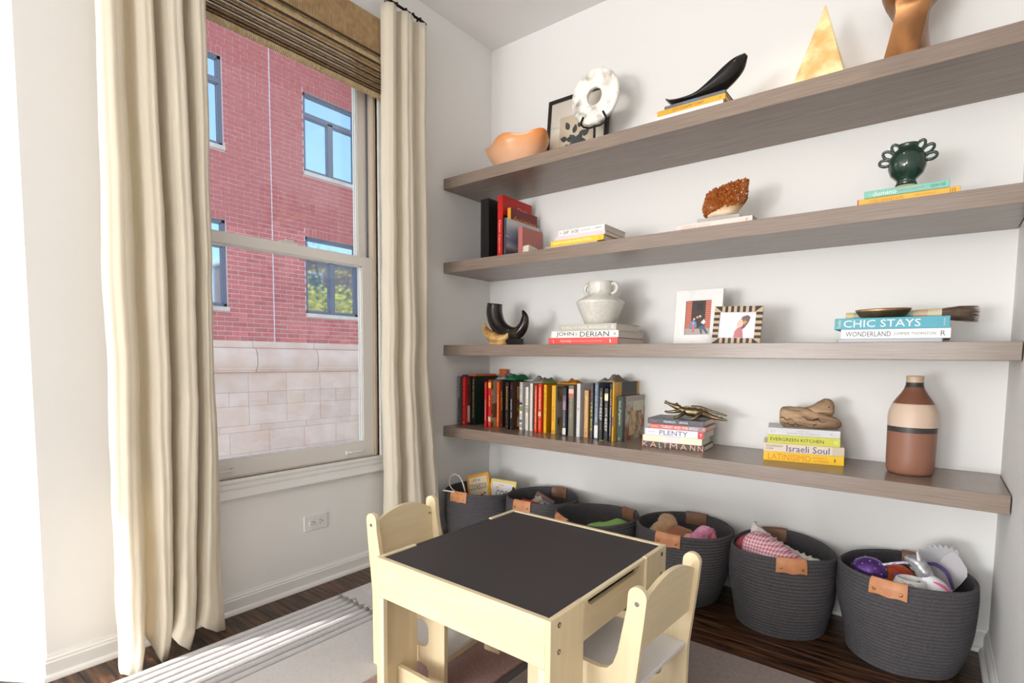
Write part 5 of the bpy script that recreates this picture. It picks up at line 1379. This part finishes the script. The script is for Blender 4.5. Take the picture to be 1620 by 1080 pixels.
board_book('orange board book with a cream title panel, tilted in the corner basket', (0.215, -0.300, 0.130), (radians(-14), radians(-15), radians(16)), 0.150, 0.262, 0.014, (222, 158, 46), (222, 204, 172), [('COOKBOOK', 0.0, 0.72, 0.74, 0.13, (40, 34, 34)), ('MY', -0.12, 0.86, 0.18, 0.06, (196, 60, 50))], [(0.12, 0.52, 0.010, (190, 70, 40)), (0.24, 0.56, 0.007, (60, 130, 60)), (-0.2, 0.48, 0.006, (80, 70, 60)), (0.05, 0.86, 0.006, (90, 150, 180))])
board_book('yellow gingham board book behind the orange one in the corner basket', (0.300, -0.262, 0.130), (radians(-12), radians(4), radians(20)), 0.155, 0.232, 0.022, (222, 196, 96), (222, 216, 214), [('COOK', 0.08, 0.66, 0.62, 0.16, (34, 32, 34)), ('my', -0.05, 0.86, 0.2, 0.05, (196, 120, 60))], [(-0.2, 0.8, 0.008, (230, 180, 70))])
t = thing('power_cord', 'thin white cord looping out of the corner basket', 'cord', (0, 0, 0))
MB().tube(catmull([(0.150, -0.545, 0.335), (0.185, -0.530, 0.334), (0.225, -0.500, 0.325), (0.205, -0.465, 0.300), (0.120, -0.455, 0.330), (0.095, -0.440, 0.372), (0.120, -0.430, 0.400), (0.165, -0.430, 0.390), (0.205, -0.440, 0.345), (0.225, -0.440, 0.280), (0.23, -0.42, 0.18), (0.2, -0.35, 0.08)], 5), 0.0032, 8).build('cable', flat((226, 220, 210), 0.4), t, smooth=True)
for (loc, rot, w, h, cc, band, lab) in (((0.560, -0.300, 0.170), (radians(-16), radians(26), radians(22)), 0.11, 0.17, (110, 70, 54), (110, 150, 190), 'brown card with a blue stripe in the second basket'), ((0.640, -0.298, 0.165), (radians(-20), radians(-30), radians(18)), 0.10, 0.165, (188, 172, 146), (90, 140, 160), 'tan card poking out of the second basket'), ((0.560, -0.345, 0.178), (radians(-12), radians(10), radians(20)), 0.10, 0.130, (196, 50, 44), (220, 90, 80), 'little red booklet low in the second basket')):
    t = thing('card', lab, 'card', loc, 0, 'cards in the second basket', rot=rot)
    MB().cbox(-w / 2, w / 2, 0, 0.005, 0, h, 0.001).build('card_body', flat(cc), t)
    MB().box(-w / 2 + 0.002, w / 2 - 0.002, -0.0006, 0.0004, h * 0.80, h * 0.86).build('stripe', flat(band), t)

def soft(mb_pts, rads, m, name, parent, n=18, lump=0.08, seed=0, k=5):
    P = catmull(mb_pts, k); Q = catmull([(r, 0, 0) for r in rads], k)
    a = None; rr = []
    for i, p in enumerate(P):
        tv = (Vector(P[min(i + 1, len(P) - 1)]) - Vector(P[max(i - 1, 0)])).normalized()
        if a is None:
            a = Vector((0, 0, 1)).cross(tv)
            if a.length < .05: a = Vector((1, 0, 0))
        else: a = a - a.dot(tv) * tv
        a.normalize(); b = tv.cross(a)
        ring = []
        for j in range(n):
            th = 2 * pi * j / n
            r = Q[i][0] * (1 + lump * noise.noise(Vector((cos(th) * 2 + seed, sin(th) * 2, i * 0.5))))
            ring.append(tuple(Vector(p) + r * (cos(th) * a + sin(th) * b)))
        rr.append(ring)
    return MB().rings(rr).build(name, m, parent, smooth=True)
def fuzz(center_fn, count, ln, m, parent, name, seed=1):
    rg = random.Random(seed); mb = MB()
    for q in range(count):
        p, d = center_fn(rg)
        d = (d + Vector((rg.uniform(-.6, .6), rg.uniform(-.6, .6), rg.uniform(-.6, .6)))).normalized()
        u = d.cross(Vector((0.2, 0.5, 0.8))).normalized() * 0.0016; v = d.cross(u)
        e = p + d * ln * rg.uniform(0.6, 1.2)
        mb.add([tuple(p + u), tuple(p - u * 0.5 + v * 0.8), tuple(p - u * 0.5 - v * 0.8), tuple(e)], [(0, 1, 3), (1, 2, 3), (2, 0, 3)])
    o = mb.build(name, m, parent); o['kind'] = 'stuff'; return o
# green cloth
t = thing('green_cloth', 'light green cloth heaped in the basket behind the table', 'cloth', (1.015, -0.320, 0.048))
gcm = mat('light_green_cloth', (150, 196, 104), 0.85, bump=(90, 0.3))
rr = []
for i in range(17):
    ring = []
    for j in range(15):
        u = i / 16 - 0.5; v = j / 14 - 0.5
        e = max(0, 1 - (u * u + v * v) * 4)
        ring.append((u * 0.25, v * 0.25, 0.165 + 0.060 * e ** 0.6 + 0.020 * noise.noise(Vector((u * 4, v * 4, 4))) + 0.10 * max(0, u) * max(0, v + 0.3) * 2.2))
    rr.append(ring)
o = MB().rings(rr, close_u=False, caps=False).build('cloth', gcm, t, smooth=True)
md = o.modifiers.new('thickness', 'SOLIDIFY'); md.thickness = 0.06; md.offset = -1
# plush toys
beige = mat('beige_plush', (206, 172, 136), 0.95, var=((186, 140, 98), 24), bump=(180, 0.9, (1, 1, 1), 0.006), sheen=0.4)
brn = mat('brown_plush', (168, 104, 66), 0.95, bump=(200, 0.8, (1, 1, 1), 0.004), sheen=0.3)
skin = mat('pale_pink_felt', (226, 182, 168), 0.9, bump=(200, 0.4))
hot = mat('pink_fur', (226, 130, 172), 0.95, var=((240, 170, 200), 60), bump=(160, 0.9, (1, 1, 1), 0.006), sheen=0.5)
t = thing('plush_paw', 'curly beige plush leg sticking up in the toy basket', 'plush toy', (1.275, -0.225, 0))
soft([(-0.055, -0.080, 0.08), (-0.045, -0.070, 0.19), (-0.020, -0.050, 0.250), (0.018, -0.030, 0.300), (0.035, -0.025, 0.330), (0.042, -0.022, 0.345)], [0.050, 0.056, 0.047, 0.042, 0.036, 0.012], beige, 'leg', t, lump=0.12)
fuzz(lambda g: (lambda a, s: (Vector((0.022 + 0.036 * cos(a) * s, -0.030 + 0.036 * sin(a) * s, 0.322 + 0.03 * sqrt(max(0, 1 - s * s)))), Vector((cos(a) * s, sin(a) * s, sqrt(max(0, 1 - s * s))))))(g.uniform(0, 2 * pi), sqrt(g.random())), 500, 0.009, mat('beige_curls', (214, 184, 150), 0.95), t, 'curls')
t = thing('brown_plush_bear', 'round brown plush body lying in the toy basket behind the leather handle', 'plush toy', (1.352, -0.262, 0.022))
soft([(-0.085, -0.015, 0.21), (-0.060, 0, 0.215), (0.0, 0.01, 0.216), (0.055, 0.01, 0.205), (0.082, 0.01, 0.200)], [0.008, 0.050, 0.072, 0.060, 0.012], brn, 'body', t)
t = thing('tan_plush', 'small tan plush ear at the left of the toy basket', 'plush toy', (1.232, -0.262, 0.01))
soft([(-0.01, 0.02, 0.12), (0.0, 0.01, 0.19), (0.012, 0.0, 0.235), (0.03, 0.0, 0.25)], [0.05, 0.045, 0.034, 0.010], mat('tan_plush', (196, 140, 88), 0.95, bump=(200, 0.7)), 'ear', t)
t = thing('rag_doll', 'doll with a pale pink face and shaggy pink hood in the toy basket', 'doll', (1.430, -0.270, 0.012))
soft([(-0.045, -0.010, 0.20), (-0.036, -0.008, 0.222), (-0.012, 0, 0.240), (0.012, 0, 0.245)], [0.012, 0.042, 0.046, 0.02], skin, 'face', t)
soft([(0.000, 0.0, 0.14), (0.012, 0.0, 0.215), (0.026, 0.01, 0.265), (0.044, 0.015, 0.300), (0.060, 0.02, 0.318)], [0.05, 0.052, 0.046, 0.034, 0.008], hot, 'hood', t, lump=0.2)
fuzz(lambda g: (lambda a, s: (Vector((0.008 + 0.052 * s + 0.040 * cos(a) * (1.15 - s * .6), 0.002 + 0.040 * sin(a) * (1.15 - s * .6), 0.215 + 0.10 * s)), Vector((cos(a), sin(a), 0.4))))(g.uniform(0, 2 * pi), g.random()), 900, 0.013, hot, t, 'hood_fur', 3)
soft([(0.060, -0.03, 0.16), (0.066, -0.035, 0.225), (0.072, -0.03, 0.262), (0.085, -0.02, 0.285)], [0.024, 0.026, 0.018, 0.006], mat('glitter_grey', (176, 160, 140), 0.6), 'scarf', t)
soft([(0.070, -0.03, 0.24), (0.088, -0.020, 0.268), (0.084, -0.006, 0.292), (0.066, 0.006, 0.318)], [0.012, 0.014, 0.012, 0.005], mat('rose_felt', (206, 110, 120), 0.9), 'hood_lining', t)
MB().cyl((0.074, -0.045, 0.235), (0.074, -0.040, 0.270), 0.008, 10).build('button_eye', flat((232, 226, 220)), t)
t = thing('grey_plush', 'dark mauve plush at the right side of the toy basket', 'plush toy', (1.490, -0.225, 0.02))
soft([(-0.06, -0.02, 0.18), (-0.03, 0, 0.205), (0.01, 0, 0.205), (0.03, 0, 0.19)], [0.015, 0.04, 0.038, 0.010], mat('mauve_plush', (96, 74, 76), 0.95, bump=(150, 0.8)), 'body', t)
# gingham cushion
gm = bpy.data.materials.new('pink_gingham'); gm.use_nodes = True
nt = gm.node_tree; b = nt.nodes['Principled BSDF']; b.inputs['Roughness'].default_value = 0.85
tc = nt.nodes.new('ShaderNodeTexCoord'); mixes = []
for d in ('X', 'Z'):
    wv = nt.nodes.new('ShaderNodeTexWave'); wv.bands_direction = d; wv.inputs['Scale'].default_value = 26
    nt.links.new(tc.outputs['Object'], wv.inputs['Vector'])
    g2 = nt.nodes.new('ShaderNodeMath'); g2.operation = 'GREATER_THAN'; g2.inputs[1].default_value = 0.5
    nt.links.new(wv.outputs['Fac'], g2.inputs[0]); mixes.append(g2)
ad = nt.nodes.new('ShaderNodeMath'); ad.operation = 'ADD'
nt.links.new(mixes[0].outputs[0], ad.inputs[0]); nt.links.new(mixes[1].outputs[0], ad.inputs[1])
hv = nt.nodes.new('ShaderNodeMath'); hv.operation = 'MULTIPLY'; hv.inputs[1].default_value = 0.5
nt.links.new(ad.outputs[0], hv.inputs[0])
rp = nt.nodes.new('ShaderNodeValToRGB')
rp.color_ramp.elements[0].color = s2l((244, 226, 228)) + (1,); rp.color_ramp.elements[1].color = s2l((220, 104, 130)) + (1,)
nt.links.new(hv.outputs[0], rp.inputs[0]); nt.links.new(rp.outputs[0], b.inputs['Base Color'])
t = thing('gingham_cushion', 'pink gingham doll cushion with white lace in a rope basket', 'cushion', (1.775, -0.262, 0.012), radians(-14))
soft([(-0.148, 0, 0.285), (-0.128, 0, 0.282), (-0.07, 0.004, 0.262), (0.0, 0, 0.232), (0.075, 0, 0.205), (0.120, 0, 0.205), (0.135, 0, 0.207)], [0.012, 0.058, 0.070, 0.075, 0.072, 0.055, 0.012], gm, 'cushion', t, lump=0.1)
lace = mat('cream_lace', (232, 226, 216), 0.9, bump=(220, 0.8))
rr = []
for i in range(32):
    s = i / 31; x = -0.145 + 0.27 * s; z0 = 0.352 - 0.085 * s - 0.02 * sin(pi * s)
    wv = 0.008 * sin(i * 1.9)
    rr.append([(x, 0.030, z0 - 0.035), (x, 0.036 + wv * .4, z0 - 0.012), (x, 0.046 + wv, z0 + 0.006), (x, 0.056 + wv, z0 + 0.010 + 0.004 * sin(i * 2.4))])
o = MB().rings(rr, close_u=False, caps=False).build('lace_trim', lace, t, smooth=True)
md = o.modifiers.new('thickness', 'SOLIDIFY'); md.thickness = 0.003
soft([(-0.150, -0.01, 0.20), (-0.152, -0.005, 0.262), (-0.128, 0, 0.318)], [0.036, 0.038, 0.012], mat('dark_rose_felt', (166, 72, 84), 0.9, bump=(120, .5)), 'rose_backing', t)
soft([(0.10, -0.055, 0.225), (0.120, -0.054, 0.238), (0.138, -0.04, 0.225)], [0.008, 0.016, 0.006], lace, 'bow', t)

# toys in the last basket
t = thing('purple_ball', 'shiny purple dotted toy egg at the left of the last basket', 'toy', (2.072, -0.245, 0))
MB().ball((0, 0, 0.288), 0.058, 0.052, 0.052, 26, 16).build('egg', mat('metallic_purple', (112, 74, 150), 0.28, metal=0.5, var=((86, 52, 120), 12)), t, smooth=True)
st = MB()
for i in range(46):
    zz = 1 - 2 * (i + .5) / 46; a = i * 2.39996; r = sqrt(1 - zz * zz)
    st.ball((0.0575 * r * cos(a), 0.0515 * r * sin(a), 0.288 + 0.0515 * zz), 0.0034, n=6, m=4)
st.build('dots', flat((150, 120, 186), 0.3), t)
t = thing('purple_braid', 'purple cloth strip lying across the toys in the last basket', 'ribbon', (2.13, -0.235, 0))
soft([(-0.040, 0.060, 0.26), (0.0, 0.050, 0.288), (0.03, 0.025, 0.276), (0.06, 0.0, 0.283), (0.10, -0.01, 0.30)], [0.012, 0.014, 0.012, 0.012, 0.006], mat('purple_cloth', (122, 98, 160), 0.5), 'strip', t)
t = thing('red_fabric', 'red and orange fabric bunched under the toys in the last basket', 'cloth', (2.135, -0.225, 0))
soft([(-0.075, -0.02, 0.20), (-0.04, 0.0, 0.245), (0.0, 0.04, 0.280), (0.045, 0.06, 0.275), (0.075, 0.05, 0.24)], [0.02, 0.040, 0.030, 0.026, 0.01], mat('red_orange_fabric', (196, 60, 44), 0.6, var=((226, 130, 50), 14), bump=(60, .5)), 'fabric', t, lump=0.2)
t = thing('toy_teacup_mask', 'white painted toy shell with a round opening in the last basket', 'toy', (2.195, -0.305, 0))
pm = mat('painted_white', (232, 228, 222), 0.35, var=((214, 150, 160), 22, (1, 1, 1), 0.62, 0.7))
mb = MB(); rr = []
for (r, zz) in ((0.052, 0.205), (0.054, 0.262), (0.050, 0.290), (0.044, 0.312), (0.040, 0.316), (0.036, 0.312), (0.038, 0.286), (0.038, 0.262)):
    rr.append([(r * cos(2 * pi * j / 28) + 0.1 * (zz - 0.28), r * 0.8 * sin(2 * pi * j / 28) - 0.12 * (zz - 0.28), zz) for j in range(28)])
mb.rings(rr, caps=False).build('shell', pm, t, smooth=True)
def wing(mb, root, rows, ln, spread, base_a, yv, th=0.004, flip=1):
    for i in range(rows):
        a = base_a + spread * (i / (rows - 1)) * flip
        L_ = ln * (0.72 + 0.28 * sin(pi * (0.25 + 0.6 * i / (rows - 1))))
        pts = []
        for (s, wv) in ((0.0, 0.006), (0.35, 0.009), (0.75, 0.0095), (0.92, 0.007), (1.0, 0.0)):
            pts.append((s * L_, wv))
        poly = pts + [(x, -z) for x, z in pts[-2::-1]]
        ca, sa = cos(a), sin(a)
        p = [(root[0] + x * ca - z * sa, root[1] + x * sa + z * ca) for x, z in poly]
        mb.plate(p, t=th, plane='xz', at=yv + 0.0012 * (i % 2) + 0.0005 * i)
wmat = mat('translucent_wing', (206, 204, 206), 0.25, trans=0.25, ior=1.3)
wing_rib = MB(); wing(wing_rib, (0.034, 0.232), 9, 0.098, radians(62), radians(112), -0.062)
wing_rib.build('small_wing', wmat, t)
t = thing('toy_wing', 'big pale translucent feathered wing standing up from the last basket', 'toy', (2.262, -0.165, -0.002))
wb = MB(); wing(wb, (0.044, 0.275), 13, 0.145, radians(80), radians(84), 0.0)
wb.build('feathers', wmat, t)
MB().plate([(0.020, 0.18), (0.044, 0.240), (0.074, 0.285), (0.090, 0.318), (0.088, 0.345), (0.070, 0.375), (0.048, 0.400), (0.020, 0.372), (0.004, 0.335), (0.012, 0.290), (0.010, 0.24)], t=0.007, plane='xz', at=-0.002).build('wing_shoulder', mat('wing_plastic', (196, 192, 194), 0.35), t)
t = thing('toy_unicorn', 'white and silver toy unicorn with a blue gem in the last basket', 'toy', (2.250, -0.280, 0))
wh = mat('white_plastic', (232, 230, 232), 0.28); sv = mat('silver_paint', (150, 148, 152), 0.35, metal=0.4, var=((206, 204, 206), 26))
soft([(0.020, 0.010, 0.20), (0.030, -0.010, 0.258), (0.018, -0.012, 0.292), (-0.012, -0.002, 0.318), (-0.030, 0.004, 0.340)], [0.036, 0.040, 0.034, 0.022, 0.008], wh, 'neck', t)
soft([(-0.002, 0.0, 0.306), (-0.018, 0.0, 0.338), (-0.036, 0.0, 0.362), (-0.062, 0.002, 0.372), (-0.074, 0.002, 0.370)], [0.020, 0.024, 0.022, 0.014, 0.006], sv, 'head', t, lump=0.25)
for s in (-1, 1):
    MB().cyl((-0.034, s * 0.010, 0.378), (-0.040, s * 0.013, 0.400), 0.006, 8, 0.0012).build('ear', wh, t)
MB().ball((0.026, -0.052, 0.280), 0.009, 0.004, 0.009, 12, 8).build('blue_gem', mat('blue_gem', (50, 80, 170), 0.08), t, smooth=True)
soft([(0.0, -0.046, 0.262), (0.018, -0.056, 0.272), (0.044, -0.058, 0.280)], [0.006, 0.012, 0.006], sv, 'collar', t)
bb = MB()
for p in catmull([(0.010, -0.030, 0.318), (0.040, -0.040, 0.312), (0.062, -0.052, 0.288), (0.064, -0.064, 0.250)], 8): bb.ball(p, 0.0042, n=8, m=5)
bb.build('pink_beads', mat('pink_beads', (226, 90, 140), 0.3), t, smooth=True)
bb = MB()
for i, p in enumerate(catmull([(-0.150, 0.030, 0.318), (-0.110, 0.028, 0.336), (-0.076, 0.02, 0.350), (-0.050, 0.01, 0.356)], 9)): bb.ball(p, 0.0048, n=8, m=5)
bb.build('lavender_beads', mat('lavender_beads', (150, 130, 190), 0.35, var=((226, 222, 230), 90)), t, smooth=True)
t = thing('green_braid', 'dark green braided cord among the toys in the last basket', 'cord', (2.228, -0.305, 0))
soft([(-0.012, 0.03, 0.29), (0.0, 0.01, 0.29), (0.014, -0.01, 0.265), (0.022, -0.022, 0.225)], [0.008, 0.013, 0.012, 0.008], mat('green_cord', (30, 110, 76), 0.7, bump=(80, 1.0)), 'cord', t)
t = thing('braided_ribbon', 'dark purple braided cord draped behind the toy unicorn', 'cord', (2.26, -0.195, 0))
soft([(-0.04, 0.0, 0.335), (0.0, 0.0, 0.345), (0.035, -0.01, 0.325), (0.055, -0.03, 0.28)], [0.004, 0.006, 0.006, 0.004], mat('purple_cord', (88, 66, 122), 0.7, bump=(80, 1.0)), 'cord', t)

# ------------------------------------------------------------ street behind the house, seen only mirrored in the far windows
t = thing('street_tree', 'yellow-green street tree mirrored in the far building\'s lower windows', 'tree', (2.2, 8.2, -1.2))
MB().tube(catmull([(0, 0, 0), (0.05, 0, 1.2), (0.0, 0.05, 2.4), (0.1, 0, 3.6)], 4), [0.14] * 9 + [0.11] * 4, 8).build('trunk', flat((70, 56, 46), 0.9), t)
bh = MB(); rg = random.Random(5)
for q in range(46):
    a = rg.uniform(0, 2 * pi); p0 = Vector((0.05, 0, rg.uniform(2.4, 3.6))); ln = rg.uniform(1.2, 3.4)
    p1 = p0 + Vector((cos(a) * ln * 0.5, sin(a) * ln * 0.6, ln * 0.55)); p2 = p1 + Vector((cos(a + .4) * ln * 0.3, sin(a + .4) * ln * .35, ln * 0.55))
    bh.tube([p0, p1, p2], [0.035, 0.020, 0.008], 4)
bh.build('branches', flat((62, 52, 46), 0.9), t)['kind'] = 'stuff'
lv = MB()
for q in range(5200):
    a = rg.uniform(0, 2 * pi); r = rg.random() ** 0.5
    c = Vector((cos(a) * 1.4 * r, sin(a) * 2.3 * r, 3.95 + 0.75 * rg.gauss(0, 0.45) - 0.25 * r)) if q < 4700 else Vector((cos(a) * 1.6 * r, sin(a) * 2.6 * r, rg.uniform(4.8, 7.5)))
    if q < 4700 and c.z > 4.62: c.z = 4.62 - rg.random() * 0.5
    u = Vector((rg.gauss(0, 1), rg.gauss(0, 1), rg.gauss(0, 1))).normalized(); v = u.orthogonal().normalized()
    k = 0.07
    lv.add([tuple(c + u * k), tuple(c + v * k * .6), tuple(c - u * k), tuple(c - v * k * .6)], [(0, 1, 2, 3)])
lv.build('foliage', mat('autumn_leaves', (190, 170, 50), 0.7, var=((238, 206, 80), 1.6)), t)['kind'] = 'stuff'
t = thing('brick_house', 'brown brick house mirrored in the far building\'s lower windows', 'building', (7.5, 13.5, -1.2))
MB().cbox(-0.4, 6, -4.5, 5.5, 0, 6.4, 0.05).build('walls', mat('brown_brick', (122, 84, 76), 0.9, var=((142, 100, 90), 5)), t)
MB().cbox(-0.6, 6.2, -4.7, 5.7, 6.4, 6.65, 0.05).build('parapet', M['limestone'], t)
for yv in (-3.2, -0.6, 2.0, 4.2):
    for zv in (2.0, 4.4):
        f = MB().cbox(-0.46, -0.36, yv - 0.5, yv + 0.5, zv, zv + 1.4, 0.02).build('window', M['limestone'], t)
        MB().box(-0.48, -0.44, yv - 0.4, yv + 0.4, zv + 0.1, zv + 1.3).build('pane', flat((70, 80, 92), 0.1), f)
